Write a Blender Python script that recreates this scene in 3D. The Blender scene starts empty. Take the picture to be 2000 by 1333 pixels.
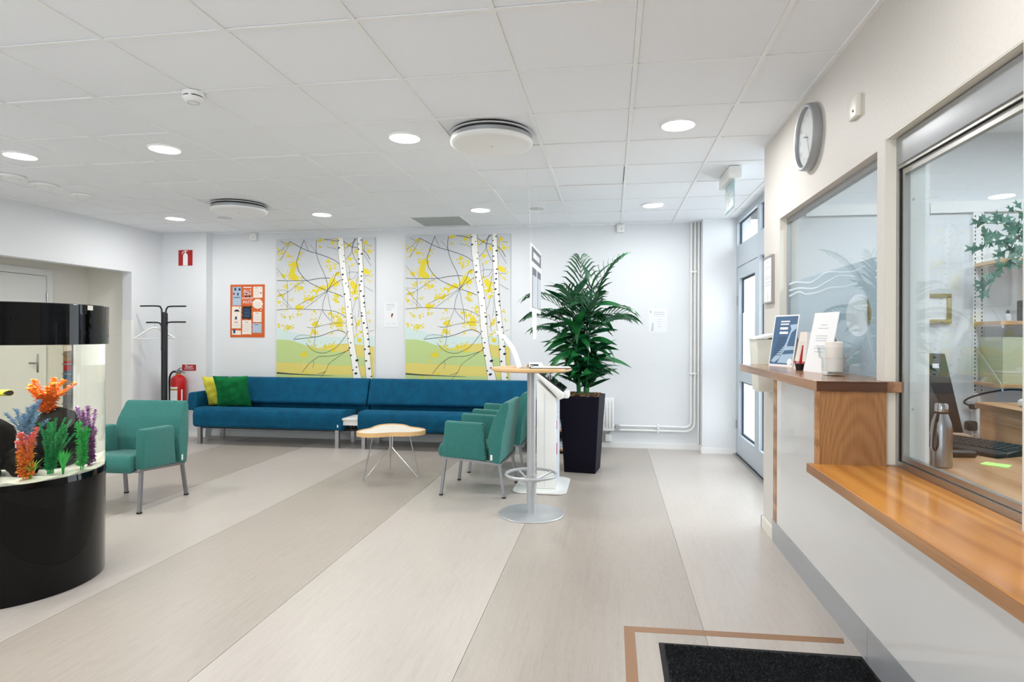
import bpy, bmesh, math, random
from mathutils import Vector, Matrix
SC = bpy.context.scene
COL = SC.collection
# ------------------------------------------------------------------ camera, sky, exposure
YAW, ROLL, EYE = 0.1489, 0.0032, 1.348
_R = Vector((math.cos(YAW), math.sin(YAW), 0)); _F = Vector((-math.sin(YAW), math.cos(YAW), 0)); _U = Vector((0, 0, 1))
_a = _R*math.cos(ROLL) + _U*math.sin(ROLL); _b = -_R*math.sin(ROLL) + _U*math.cos(ROLL)
cam_data = bpy.data.cameras.new('camera'); cam = bpy.data.objects.new('camera', cam_data); COL.objects.link(cam)
cam_data.sensor_width = 36; cam_data.lens = 36*1187.1/2000
cam_data.shift_x = -0.0083; cam_data.shift_y = -0.0058; cam_data.clip_start = 0.02
cam.matrix_world = Matrix(((_a.x, _b.x, -_F.x, 0), (_a.y, _b.y, -_F.y, 0), (_a.z, _b.z, -_F.z, EYE), (0, 0, 0, 1)))
SC.camera = cam
world = bpy.data.worlds.new('overcast_sky'); SC.world = world; world.use_nodes = True
bg = world.node_tree.nodes['Background']; bg.inputs[0].default_value = (0.86, 0.93, 1.0, 1); bg.inputs[1].default_value = 4.3
SC.view_settings.view_transform = 'Standard'; SC.view_settings.look = 'None'
SC.view_settings.exposure = 0.6; SC.view_settings.gamma = 1.0; SC.view_settings.use_curve_mapping = False
LAMP_W = 9.0          # watts of one ceiling downlight
SC.cycles.sample_clamp_indirect = 6.0
CEIL = 2.681
# ------------------------------------------------------------------ helpers
def lin(c):
    return tuple((v/255/12.92 if v/255 <= 0.04045 else ((v/255+0.055)/1.055)**2.4) for v in c)
def pbr(name, rgb, rough=0.5, metal=0.0, spec=0.5, **kw):
    m = bpy.data.materials.new(name); m.use_nodes = True
    b = m.node_tree.nodes['Principled BSDF']
    b.inputs['Base Color'].default_value = (*lin(rgb), 1); b.inputs['Roughness'].default_value = rough
    b.inputs['Metallic'].default_value = metal; b.inputs['Specular IOR Level'].default_value = spec
    for k, v in kw.items(): b.inputs[k.replace('_', ' ')].default_value = v
    return m
class NT:
    """tiny wrapper to wire node trees"""
    def __init__(s, m): s.t = m.node_tree; s.n = s.t.nodes; s.b = s.n.get('Principled BSDF')
    def node(s, kind, **kw):
        n = s.n.new(kind)
        for k, v in kw.items(): setattr(n, k, v)
        return n
    def link(s, a, b): s.t.links.new(a, b)
    def coord(s, scale=(1, 1, 1), rot=(0, 0, 0)):
        tc = s.node('ShaderNodeTexCoord'); mp = s.node('ShaderNodeMapping')
        mp.inputs['Scale'].default_value = scale; mp.inputs['Rotation'].default_value = rot
        s.link(tc.outputs['Object'], mp.inputs['Vector']); return mp.outputs['Vector']
    def noise(s, vec, scale, detail=2, rough=0.5, dist=0.0):
        n = s.node('ShaderNodeTexNoise'); n.inputs['Scale'].default_value = scale; n.inputs['Detail'].default_value = detail
        n.inputs['Roughness'].default_value = rough; n.inputs['Distortion'].default_value = dist
        s.link(vec, n.inputs['Vector']); return n.outputs['Fac']
    def ramp(s, fac, stops):
        r = s.node('ShaderNodeValToRGB'); e = r.color_ramp.elements
        while len(e) < len(stops): e.new(0.5)
        for el, (p, c) in zip(e, stops): el.position = p; el.color = (*lin(c), 1)
        s.link(fac, r.inputs['Fac']); return r.outputs['Color']
    def math(s, op, a, b=None):
        n = s.node('ShaderNodeMath', operation=op)
        for i, v in enumerate((a, b)):
            if v is None: continue
            if isinstance(v, (int, float)): n.inputs[i].default_value = v
            else: s.link(v, n.inputs[i])
        return n.outputs[0]
    def bump(s, h, strength=0.3, dist=0.01):
        n = s.node('ShaderNodeBump'); n.inputs['Strength'].default_value = strength; n.inputs['Distance'].default_value = dist
        s.link(h, n.inputs['Height']); s.link(n.outputs['Normal'], s.b.inputs['Normal'])
    def color(s, c): s.link(c, s.b.inputs['Base Color'])
M = {}
def flecked(name, c1, c2, scale, rough, stretch=(1, 1, 1), bump=0.0, spec=0.5, lo=0.3, hi=0.7, detail=4):
    m = pbr(name, c1, rough, spec=spec); t = NT(m); v = t.coord(stretch)
    f = t.noise(v, scale, detail, 0.6); t.color(t.ramp(f, [(lo, c1), (hi, c2)]))
    if bump: t.bump(f, bump, 0.004)
    M[name] = m; return m
def wood(name, dark, mid, light, axis, rough=0.3, rings=9.0, fine=1.0):
    """oak: grain runs along axis (0,1,2)"""
    m = pbr(name, mid, rough, spec=0.5); t = NT(m)
    st = [1.0, 1.0, 1.0]; st[axis] = 0.10
    v = t.coord(tuple(st)); warp = t.noise(v, 3.2, 2, 0.5)
    tc = t.node('ShaderNodeSeparateXYZ'); t.link(v, tc.inputs[0])
    o = [k for k in range(3) if k != axis]
    q = t.math('ADD', t.math('MULTIPLY', t.math('ADD', tc.outputs[o[0]], tc.outputs[o[1]]), 1.6), warp)
    w = t.math('SINE', t.math('MULTIPLY', q, rings*6.0))
    st2 = [90.0*fine]*3; st2[axis] = 2.5
    g = t.noise(t.coord(tuple(st2)), 1.0, 3, 0.6)
    h = t.math('ADD', t.math('MULTIPLY', t.math('ADD', w, 1.0), 0.22), t.math('MULTIPLY', g, 0.62))
    t.color(t.ramp(h, [(0.22, dark), (0.5, mid), (0.78, light)])); M[name] = m; return m
def glass_thin(name, tint=(1, 1, 1), refl=1.0, ior=1.45):
    m = bpy.data.materials.new(name); m.use_nodes = True; t = m.node_tree; t.nodes.clear()
    out = t.nodes.new('ShaderNodeOutputMaterial'); mx = t.nodes.new('ShaderNodeMixShader'); tr = t.nodes.new('ShaderNodeBsdfTransparent')
    gl = t.nodes.new('ShaderNodeBsdfGlossy'); fr = t.nodes.new('ShaderNodeFresnel'); mu = t.nodes.new('ShaderNodeMath')
    tr.inputs[0].default_value = (*tint, 1); gl.inputs['Roughness'].default_value = 0.0; fr.inputs[0].default_value = ior
    mu.operation = 'MULTIPLY'; mu.inputs[1].default_value = refl; mu.use_clamp = True
    ge = t.nodes.new('ShaderNodeNewGeometry'); mr = t.nodes.new('ShaderNodeMapRange'); mr.inputs['To Min'].default_value = ior; mr.inputs['To Max'].default_value = 1/ior
    t.links.new(ge.outputs['Backfacing'], mr.inputs['Value']); t.links.new(mr.outputs[0], fr.inputs[0])
    t.links.new(fr.outputs[0], mu.inputs[0]); t.links.new(mu.outputs[0], mx.inputs[0])
    t.links.new(tr.outputs[0], mx.inputs[1]); t.links.new(gl.outputs[0], mx.inputs[2]); t.links.new(mx.outputs[0], out.inputs[0])
    M[name] = m; return m
def emit(name, rgb, strength):
    m = bpy.data.materials.new(name); m.use_nodes = True; t = m.node_tree; t.nodes.clear()
    out = t.nodes.new('ShaderNodeOutputMaterial'); e = t.nodes.new('ShaderNodeEmission')
    e.inputs[0].default_value = (*lin(rgb), 1); e.inputs[1].default_value = strength; t.links.new(e.outputs[0], out.inputs[0])
    M[name] = m; return m
class MB:
    def __init__(s): s.v = []; s.f = []; s.sm = []
    def add(s, vs, fs, smooth=False):
        o = len(s.v); s.v += [tuple(p) for p in vs]; s.f += [tuple(i+o for i in f) for f in fs]; s.sm += [smooth]*len(fs); return s
    def box(s, x0, x1, y0, y1, z0, z1):
        vs = [(x, y, z) for z in (z0, z1) for y in (y0, y1) for x in (x0, x1)]
        return s.add(vs, [(0, 2, 3, 1), (4, 5, 7, 6), (0, 1, 5, 4), (2, 6, 7, 3), (0, 4, 6, 2), (1, 3, 7, 5)])
    def bm(s, bm, smooth=True, mat=None):
        if mat is not None: bmesh.ops.transform(bm, matrix=mat, verts=bm.verts)
        bm.verts.index_update()
        s.add([v.co[:] for v in bm.verts], [[v.index for v in f.verts] for f in bm.faces], smooth); bm.free(); return s
    def rbox(s, x0, x1, y0, y1, z0, z1, r=0.01, seg=3, mat=None):
        bm = bmesh.new(); bmesh.ops.create_cube(bm, size=1)
        for v in bm.verts: v.co = Vector((x0+(v.co.x+.5)*(x1-x0), y0+(v.co.y+.5)*(y1-y0), z0+(v.co.z+.5)*(z1-z0)))
        bmesh.ops.bevel(bm, geom=bm.edges[:], offset=r, segments=seg, profile=0.5, affect='EDGES', clamp_overlap=True)
        return s.bm(bm, True, mat)
    def hexa(s, bot, top, r=0.0, seg=3):
        """eight free corners: bot[4], top[4], optionally bevelled"""
        bm = bmesh.new(); vs = [bm.verts.new(p) for p in list(bot)+list(top)]
        for f in ((0, 3, 2, 1), (4, 5, 6, 7), (0, 1, 5, 4), (1, 2, 6, 5), (2, 3, 7, 6), (3, 0, 4, 7)): bm.faces.new([vs[i] for i in f])
        bmesh.ops.recalc_face_normals(bm, faces=bm.faces[:])
        if r: bmesh.ops.bevel(bm, geom=bm.edges[:], offset=r, segments=seg, profile=0.5, affect='EDGES', clamp_overlap=True)
        return s.bm(bm, r > 0)
    def prism(s, poly, fn, h0, h1, r=0.0, seg=3, smooth=None):
        """poly in 2D, extruded from h0 to h1; fn(u, v, h) -> xyz"""
        bm = bmesh.new(); a = [bm.verts.new(fn(u, v, h0)) for u, v in poly]; b = [bm.verts.new(fn(u, v, h1)) for u, v in poly]
        n = len(poly); bm.faces.new(a[::-1]); bm.faces.new(b)
        for i in range(n): bm.faces.new((a[i], a[(i+1) % n], b[(i+1) % n], b[i]))
        bmesh.ops.recalc_face_normals(bm, faces=bm.faces[:])
        if r: bmesh.ops.bevel(bm, geom=bm.edges[:], offset=r, segments=seg, profile=0.5, affect='EDGES', clamp_overlap=True)
        return s.bm(bm, (r > 0) if smooth is None else smooth)
    def flat(s, poly, fn): return s.add([fn(u, v) for u, v in poly], [tuple(range(len(poly)))])
    def ribbon(s, pts, w, fn):
        """flat 2D stroke, w = width or list of widths"""
        n = len(pts); ws = w if isinstance(w, (list, tuple)) else [w]*n; L = []; Rr = []
        for i in range(n):
            a = Vector(pts[max(i-1, 0)]); b = Vector(pts[min(i+1, n-1)]); d = (b-a).normalized() if (b-a).length else Vector((1, 0)); q = Vector((-d.y, d.x))*ws[i]/2
            p = Vector(pts[i]); L.append(p+q); Rr.append(p-q)
        return s.add([fn(*p) for p in L]+[fn(*p) for p in Rr], [(i, n+i, n+i+1, i+1) for i in range(n-1)])
    def disc(s, c, r, fn, n=10, ry=None, rot=0.0):
        return s.flat([(c[0]+r*math.cos(t)*math.cos(rot)-(ry or r)*math.sin(t)*math.sin(rot), c[1]+r*math.cos(t)*math.sin(rot)+(ry or r)*math.sin(t)*math.cos(rot)) for t in (2*math.pi*k/n for k in range(n))], fn)
    def tube(s, pts, r, n=8, closed=False, cap=True):
        pts = [Vector(p) for p in pts]; N = len(pts); rs = r if isinstance(r, (list, tuple)) else [r]*N; ref = None; vs = []
        for i in range(N):
            a = pts[(i-1) % N] if closed or i else pts[0]; b = pts[(i+1) % N] if closed or i < N-1 else pts[-1]
            d = (b-a).normalized()
            if ref is None: ref = d.orthogonal().normalized()
            ref = (ref-d*ref.dot(d)).normalized(); q = d.cross(ref)
            vs += [pts[i]+(ref*math.cos(t)+q*math.sin(t))*rs[i] for t in (2*math.pi*k/n for k in range(n))]
        fs = []
        for i in range(N if closed else N-1):
            j = (i+1) % N
            fs += [(i*n+k, i*n+(k+1) % n, j*n+(k+1) % n, j*n+k) for k in range(n)]
        s.add(vs, fs, True)
        if cap and not closed: s.add(vs[:n], [tuple(range(n))[::-1]]); s.add(vs[-n:], [tuple(range(n))])
        return s
    def bar(s, p0, p1, w, h=None):
        """square bar from p0 to p1"""
        p0 = Vector(p0); p1 = Vector(p1); d = (p1-p0).normalized(); up = Vector((0, 0, 1)) if abs(d.z) < .9 else Vector((0, 1, 0))
        a = d.cross(up).normalized()*w/2; b = a.cross(d).normalized()*(h or w)/2
        return s.hexa([p0-a-b, p0+a-b, p0+a+b, p0-a+b], [p1-a-b, p1+a-b, p1+a+b, p1-a+b])
    def lathe(s, prof, c=(0, 0), n=48, smooth=True):
        """prof = [(r, z)...]; r == 0 closes"""
        vs = []; fs = []
        for r, z in prof: vs += [(c[0]+r*math.cos(t), c[1]+r*math.sin(t), z) for t in (2*math.pi*k/n for k in range(n))]
        for i in range(len(prof)-1): fs += [(i*n+k, i*n+(k+1) % n, (i+1)*n+(k+1) % n, (i+1)*n+k) for k in range(n)]
        bm = bmesh.new(); q = [bm.verts.new(v) for v in vs]
        for f in fs: bm.faces.new([q[i] for i in f])
        bmesh.ops.remove_doubles(bm, verts=bm.verts[:], dist=1e-5); bmesh.ops.dissolve_degenerate(bm, dist=1e-6, edges=bm.edges[:])
        bmesh.ops.recalc_face_normals(bm, faces=bm.faces[:]); return s.bm(bm, smooth)
    def text(s, body, size, fn, ax='CENTER'):
        cu = bpy.data.curves.new('t', 'FONT'); cu.body = body; cu.size = size; cu.align_x = ax; cu.align_y = 'CENTER'; cu.resolution_u = 3
        ob = bpy.data.objects.new('t', cu); me = bpy.data.meshes.new_from_object(ob)
        s.add([fn(v.co.x, v.co.y) for v in me.vertices], [tuple(p.vertices) for p in me.polygons])
        bpy.data.objects.remove(ob); bpy.data.meshes.remove(me); bpy.data.curves.remove(cu); return s
    def mesh(s, name, mat, angle=35):
        me = bpy.data.meshes.new(name); me.from_pydata(s.v, [], s.f); me.materials.append(M[mat] if isinstance(mat, str) else mat)
        me.polygons.foreach_set('use_smooth', s.sm); me.update()
        if any(s.sm): me.set_sharp_from_angle(angle=math.radians(angle))
        return me
def link(name, me, parent=None):
    o = bpy.data.objects.new(name, me); COL.objects.link(o)
    if parent is not None:
        o.parent = parent
    return o
def world_of(o):
    p = Vector((0, 0, 0)); 
    while o is not None: p += o.location; o = o.parent
    return p
def part(name, mb, mat, parent=None, label=None, local=False, stuff=False):
    """mesh in world coordinates (or in the parent's frame when local)"""
    o = link(name, mb.mesh(name, mat), parent)
    if parent is not None and not local: o.matrix_parent_inverse = Matrix.Translation(-world_of(parent))
    if label: o['label'] = label
    if stuff or name in ('print', 'lettering', 'numerals', 'pictogram', 'film_waves', 'sticker', 'panel_print', 'hands'): o['kind'] = 'stuff'
    return o
def tag(o, label, cat, group=None):
    o['label'] = label; o['category'] = cat
    if group: o['group'] = group
    return o
def thing(name, label, cat, loc=(0, 0, 0), rz=0.0, group=None):
    o = bpy.data.objects.new(name, None); COL.objects.link(o); o.location = loc; o.rotation_euler = (0, 0, rz); o.empty_display_size = 0.1
    return tag(o, label, cat, group)
def solid(name, mb, mat, label, cat, group=None): return tag(part(name, mb, mat), label, cat, group)
def struct(name, mb, mat, parent=None):
    o = part(name, mb, mat, parent); 
    if parent is None: o['kind'] = 'structure'
    return o
def copy_tree(o, parent=None):
    c = o.copy(); COL.objects.link(c)
    if parent is not None: c.parent = parent
    for ch in [x for x in COL.objects if x.parent == o]: copy_tree(ch, c)
    return c
def smooth_pts(pts, n=6):
    """Catmull-Rom through the points"""
    P = [Vector(p) for p in pts]; out = []
    for i in range(len(P)-1):
        p0, p1, p2, p3 = P[max(i-1, 0)], P[i], P[i+1], P[min(i+2, len(P)-1)]
        for k in range(n):
            t = k/n; out.append(0.5*((2*p1)+(p2-p0)*t+(2*p0-5*p1+4*p2-p3)*t*t+(3*p1-p0-3*p2+p3)*t**3))
    out.append(P[-1]); return out
rnd = random.Random(7)
onY = lambda y: (lambda u, v: (u, y, v))          # print on a wall seen along +Y
onXr = lambda x: (lambda u, v: (x, -u, v))        # print on the right wall (seen along +X), u grows to the right = -Y
onXl = lambda x: (lambda u, v: (x, u, v))         # print facing +X
onZ = lambda z: (lambda u, v: (u, v, z))
# ------------------------------------------------------------------ materials
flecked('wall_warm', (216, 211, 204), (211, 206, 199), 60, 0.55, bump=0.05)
flecked('wall', (227, 229, 231), (223, 225, 227), 60, 0.55, bump=0.05)
flecked('wall_cream', (236, 233, 224), (231, 228, 218), 60, 0.5, bump=0.05)
flecked('tile', (244, 247, 251), (238, 241, 245), 160, 0.8, bump=0.15)
M['grid'] = pbr('grid', (242, 243, 243), 0.45)
M['void'] = pbr('void', (40, 40, 40), 0.9)
def lino(name, c1, c2):
    m = pbr(name, c1, 0.32, spec=0.5); t = NT(m)
    f = t.noise(t.coord((42, 2.4, 1)), 1.0, 4, 0.65); g = t.noise(t.coord((210, 14, 1)), 1.0, 2, 0.6); big = t.noise(t.coord((1, 1, 1)), 1.3, 2)
    h = t.math('ADD', t.math('ADD', t.math('MULTIPLY', f, 0.45), t.math('MULTIPLY', g, 0.4)), t.math('MULTIPLY', big, 0.15))
    t.color(t.ramp(h, [(0.3, c2), (0.52, c1), (0.7, tuple(min(255, int(x*1.035)) for x in c1))]))
    r = t.math('ADD', t.math('MULTIPLY', f, 0.15), 0.27); t.link(r, t.b.inputs['Roughness']); M[name] = m
lino('lino_light', (188, 180, 172), (176, 167, 158))
lino('lino_dark', (172, 163, 153), (157, 148, 137))
M['weld'] = pbr('weld', (184, 180, 174), 0.4)
M['white_paint'] = pbr('white_paint', (238, 238, 236), 0.35)
M['white_gloss'] = pbr('white_gloss', (218, 217, 215), 0.06, spec=0.5)
M['white_plastic'] = pbr('white_plastic', (236, 236, 232), 0.35)
M['cream_plastic'] = pbr('cream_plastic', (228, 225, 212), 0.4)
M['paper'] = pbr('paper', (240, 240, 240), 0.7)
M['notice_paper'] = pbr('notice_paper', (232, 233, 235), 0.7)
M['ink'] = pbr('ink', (110, 112, 118), 0.7); M['ink_dark'] = pbr('ink_dark', (30, 31, 34), 0.7); M['ink_pale'] = pbr('ink_pale', (196, 199, 204), 0.7)
M['alu'] = pbr('alu', (176, 174, 170), 0.32, 0.9); M['alu_matte'] = pbr('alu_matte', (170, 172, 174), 0.45, 0.6)
M['steel'] = pbr('steel', (182, 183, 186), 0.28, 1.0); M['chrome'] = pbr('chrome', (205, 205, 208), 0.12, 1.0)
M['steel_grey'] = pbr('steel_grey', (140, 140, 142), 0.4, 0.7); M['grey_lacquer'] = pbr('grey_lacquer', (176, 178, 180), 0.3, 0.25)
M['kick_steel'] = pbr('kick_steel', (180, 183, 187), 0.38, 0.45)
M['door_grey'] = pbr('door_grey', (188, 198, 206), 0.4); M['gasket'] = pbr('gasket', (40, 54, 72), 0.6)
M['black_gloss'] = pbr('black_gloss', (6, 6, 7), 0.03, spec=0.22); M['black'] = pbr('black', (18, 18, 19), 0.42); M['black_rubber'] = pbr('black_rubber', (14, 14, 15), 0.75)
M['planter'] = pbr('planter', (16, 14, 28), 0.55, spec=0.12); M['red'] = pbr('red', (196, 14, 18), 0.28); M['sign_red'] = pbr('sign_red', (172, 16, 24), 0.45)
M['brass'] = pbr('brass', (190, 150, 60), 0.3, 1.0); M['screen'] = pbr('screen', (12, 14, 18), 0.05)
M['birch_edge'] = pbr('birch_edge', (226, 184, 128), 0.45); M['birch_top'] = pbr('birch_top', (230, 222, 208), 0.35)
M['tape'] = pbr('tape', (148, 110, 78), 0.5); M['white_wire'] = pbr('white_wire', (225, 226, 228), 0.5)
wood('oak_top', (178, 114, 48), (194, 128, 56), (206, 140, 66), 1, 0.14, 7.0, 1.6)
wood('oak_edge', (140, 98, 62), (168, 122, 80), (188, 142, 98), 1, 0.35, 5.0)
wood('oak_dark', (50, 29, 18), (70, 42, 26), (90, 56, 36), 0, 0.3, 5.0)
wood('oak_shelf', (126, 88, 60), (154, 112, 80), (176, 134, 100), 1, 0.2, 5.0)
wood('desk_wood', (166, 122, 84), (190, 146, 106), (206, 164, 124), 1, 0.25, 4.0)
def weave(name, dark, mid, light, period):
    m = pbr(name, mid, 0.75, spec=0.25); t = NT(m); v = t.coord(); sp = t.node('ShaderNodeSeparateXYZ'); t.link(v, sp.inputs[0])
    s_ = t.math('ADD', sp.outputs[0], sp.outputs[1]); k = 2*math.pi/period
    a = t.math('SINE', t.math('MULTIPLY', s_, k)); b = t.math('SINE', t.math('ADD', t.math('MULTIPLY', sp.outputs[2], k*.9), .9))
    h = t.math('ADD', t.math('MULTIPLY', t.math('MULTIPLY', a, b), 0.5), 0.5)
    h = t.math('ADD', t.math('MULTIPLY', h, 0.85), t.math('MULTIPLY', t.noise(v, 300, 2), 0.15))
    t.color(t.ramp(h, [(0.2, dark), (0.5, mid), (0.85, light)])); t.bump(h, 0.5, 0.004); t.b.inputs['Sheen Weight'].default_value = 0.15; M[name] = m
weave('chair_fabric', (4, 66, 64), (18, 104, 97), (104, 176, 166), 0.0145)
def cathedral(name, dark, mid, light, xc, rough):
    m = pbr(name, mid, rough); t = NT(m); v = t.coord(); sp = t.node('ShaderNodeSeparateXYZ'); t.link(v, sp.inputs[0])
    dx = t.math('SUBTRACT', sp.outputs[0], xc); w = t.noise(t.coord((1, 1, .5)), 7, 2); w2 = t.noise(t.coord((60, 60, 6)), 1, 3)
    f = t.math('ADD', t.math('ADD', t.math('MULTIPLY', sp.outputs[2], .42), t.math('MULTIPLY', t.math('MULTIPLY', dx, dx), 11.0)), t.math('MULTIPLY', w, .13))
    s_ = t.math('ADD', t.math('MULTIPLY', t.math('SINE', t.math('MULTIPLY', f, 150.0)), .08), .3)
    h = t.math('ADD', s_, t.math('MULTIPLY', t.noise(t.coord((140, 140, 4)), 1, 3, .6), .45)); t.color(t.ramp(h, [(.25, dark), (.52, mid), (.85, light)])); M[name] = m
cathedral('oak_front', (124, 84, 50), (158, 112, 70), (178, 132, 86), .965, .35)
def velvet(name, c1, c2, sheen, scale=9):
    m = pbr(name, c1, 0.8, spec=0.2); t = NT(m); v = t.coord()
    h = t.math('ADD', t.math('MULTIPLY', t.noise(v, scale, 3), 0.6), t.math('MULTIPLY', t.noise(t.coord((1, 1, .35)), 120, 2), 0.4))
    t.color(t.ramp(h, [(0.32, c1), (0.7, c2)])); t.b.inputs['Sheen Weight'].default_value = sheen; t.b.inputs['Sheen Roughness'].default_value = 0.4
    t.b.inputs['Sheen Tint'].default_value = (*lin(tuple(min(255, x+70) for x in c2)), 1); t.bump(h, 0.12, 0.01); M[name] = m
velvet('sofa_blue', (0, 66, 96), (4, 90, 124), 0.2)
velvet('cushion_yellow', (206, 198, 56), (226, 218, 84), 0.2, 14); velvet('cushion_green', (2, 86, 44), (12, 122, 62), 0.4, 14)
glass_thin('pane', (0.93, 0.97, 0.985), 1.0); glass_thin('clear_glass', (0.97, 0.98, 0.98), 1.0)
M['film'] = pbr('film', (206, 218, 226), 0.5); M['film_line'] = pbr('film_line', (238, 244, 248), 0.5)
def translucent(name, rgb, mixf):
    m = bpy.data.materials.new(name); m.use_nodes = True; t = m.node_tree; t.nodes.clear()
    out = t.nodes.new('ShaderNodeOutputMaterial'); mx = t.nodes.new('ShaderNodeMixShader'); a = t.nodes.new('ShaderNodeBsdfDiffuse'); b = t.nodes.new('ShaderNodeBsdfTranslucent')
    a.inputs[0].default_value = b.inputs[0].default_value = (*lin(rgb), 1); mx.inputs[0].default_value = mixf
    t.links.new(a.outputs[0], mx.inputs[1]); t.links.new(b.outputs[0], mx.inputs[2]); t.links.new(mx.outputs[0], out.inputs[0]); M[name] = m
translucent('film', (186, 196, 203), 0.4); translucent('film_line', (240, 246, 250), 0.4); translucent('film_white', (236, 242, 248), 0.6)
translucent('frost_acrylic', (210, 226, 232), 0.3)
emit('lamp_glow', (255, 253, 248), 9.0)
def leafmat(name, c1, c2, rough=0.35):
    m = pbr(name, c1, rough, spec=0.4); t = NT(m); t.color(t.ramp(t.noise(t.coord(), 6, 2), [(0.3, c1), (0.7, c2)]))
    t.b.inputs['Transmission Weight'].default_value = 0.0; M[name] = m
leafmat('leaf_dark', (8, 54, 36), (22, 88, 48), 0.25); leafmat('leaf_mid', (16, 78, 42), (40, 122, 58), 0.28); leafmat('palm', (22, 70, 46), (48, 108, 64), 0.4); leafmat('ivy', (34, 74, 62), (66, 112, 90), 0.4)
flecked('bark_chips', (96, 72, 50), (176, 142, 104), 70, 0.9, bump=0.6)
flecked('doormat', (10, 11, 13), (54, 58, 62), 260, 0.95, bump=0.8, lo=0.42, hi=0.72)
# ------------------------------------------------------------------ the room
XL, XR, YB, YF = -5.9, 1.065, 7.4, -2.6          # left, right, back wall, wall behind the camera
fl = struct('floor', MB().box(-7.0, 4.2, YF-.3, 7.6, -0.2, -0.004), 'weld')
edges = [-5.7, -4.67, -3.64, -2.63, -1.62, -0.61, 0.42, 1.45]
lo = [XL-1.0] + edges
for k in range(len(lo)-1):
    x0, x1 = lo[k]+0.0015, lo[k+1]-0.0015
    if k == 0: x0 = -6.6
    part('linoleum_sheet', MB().box(x0, x1, YF, 7.4, -0.004, 0.0), 'lino_dark' if k in (2, 4, 6) else 'lino_light', fl)
part('linoleum_sheet', MB().box(1.452, 4.1, YF, 7.4, -0.004, 0.0), 'lino_light', fl)
# walls
struct('wall_back', MB().box(-6.1, 1.6, YB, YB+.15, 0, 2.75), 'wall')
w = MB()
for y0, y1, z0, z1 in ((6.75, 7.4, 0, 2.75), (4.3, 6.75, 2.117, 2.75), (YF, 4.3, 0, 2.75)): w.box(XL-.125, XL, y0, y1, z0, z1)
struct('wall_left', w, 'wall')
struct('wall_niche', MB().box(-6.75, -6.6, 3.4, 6.85, 0, 2.6).box(-6.6, XL-.125, 6.83, 6.95, 0, 2.6).box(-6.6, XL-.125, 3.3, 3.42, 0, 2.6).box(-6.75, XL-.125, 3.3, 6.95, 2.5, 2.62), 'wall_cream')
struct('wall_column', MB().box(XL, -5.26, 7.27, YB, 0, CEIL+.02), 'wall')
struct('wall_pilaster', MB().box(1.03, 1.5, 7.2, YB, 0, CEIL+.02), 'wall')
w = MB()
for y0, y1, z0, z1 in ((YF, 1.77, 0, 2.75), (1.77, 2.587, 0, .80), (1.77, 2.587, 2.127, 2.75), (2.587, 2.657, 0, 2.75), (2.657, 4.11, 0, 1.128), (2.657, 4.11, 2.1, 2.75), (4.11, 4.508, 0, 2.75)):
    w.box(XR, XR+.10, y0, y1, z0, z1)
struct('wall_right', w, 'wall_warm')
struct('wall_vestibule', MB().box(XR+.1, 4.1, 4.38, 4.508, 0, 2.75), 'wall')
struct('wall_office_side', MB().box(4.0, 4.1, -1.0, 4.38, 0, 2.75), 'wall')
struct('wall_office_end', MB().box(XR+.1, 4.1, -1.1, -1.0, 0, 2.75), 'wall')
# wall behind the camera: window strip that lights the room
wf = MB(); wy0, wy1 = YF-.15, YF
xs = [(-5.6, -4.1), (-3.75, -2.25), (-1.9, -.4)]
prev = XL-.125
for a, b in xs:
    wf.box(prev, a, wy0, wy1, 0, 2.75); wf.box(a, b, wy0, wy1, 0, .85); wf.box(a, b, wy0, wy1, 2.5, 2.75); prev = b
wf.box(prev, XR+.1, wy0, wy1, 0, 2.75)
struct('wall_front', wf, 'wall')
for i, (a, b) in enumerate(xs):
    f = MB().box(a, a+.06, wy0+.03, wy1-.03, .85, 2.5).box(b-.06, b, wy0+.03, wy1-.03, .85, 2.5).box(a+.06, b-.06, wy0+.03, wy1-.03, .85, .91).box(a+.06, b-.06, wy0+.03, wy1-.03, 2.44, 2.5)
    o = struct('window_%d' % (i+4), f, 'white_paint'); part('pane', MB().box(a+.06, b-.06, wy0+.07, wy0+.076, .91, 2.44), 'clear_glass', o)
# ceiling: backing, tiles, exposed grid
cl = struct('ceiling', MB().box(-6.1, 1.75, YF-.2, 7.6, 2.74, 2.86), 'void')
X0, Y0 = 0.111, 1.25
tw = MB().box(-.287, .287, -.287, .2845, 0, .016).mesh('tile', 'tile')
lines_x = [X0+.6*i for i in range(-10, 2)]
def in_room_right(y): return XR if y < 4.2 else 1.40
GRILLE = (-2.289, 6.65)
for j in range(11):
    ya = Y0+.6*j; yb = min(ya+.6, YB)
    for i in range(-10, 2):
        xa = X0+.6*i; xb = xa+.6
        if abs(xa-GRILLE[0]) < .01 and abs(ya-GRILLE[1]) < .01: continue
        z = 2.6865+rnd.uniform(-.0012, .0012)
        if xb > 1.0 or yb-ya < .59:
            xe = in_room_right(ya) if xb > 1.0 else xb-.013
            if j == 10 and xb > 1.0: xe = 1.03
            o = part('tile', MB().box(xa+.013, xe, ya+.013, yb-(.0 if yb-ya < .59 else .0155), z, z+.016), 'tile', cl)
        else:
            o = link('tile', tw, cl); bad = (i, j) in ((-1, 6), (-2, 7), (-3, 9)); o.location = (xa+.3-(.005 if bad else 0), ya+.3+(-.007 if bad else rnd.choice((0, 0, -.0006, -.0014))), z+(.003 if bad else 0)); o.rotation_euler = (rnd.uniform(-.002, .0006), rnd.uniform(-.001, .001), 0)
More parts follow.
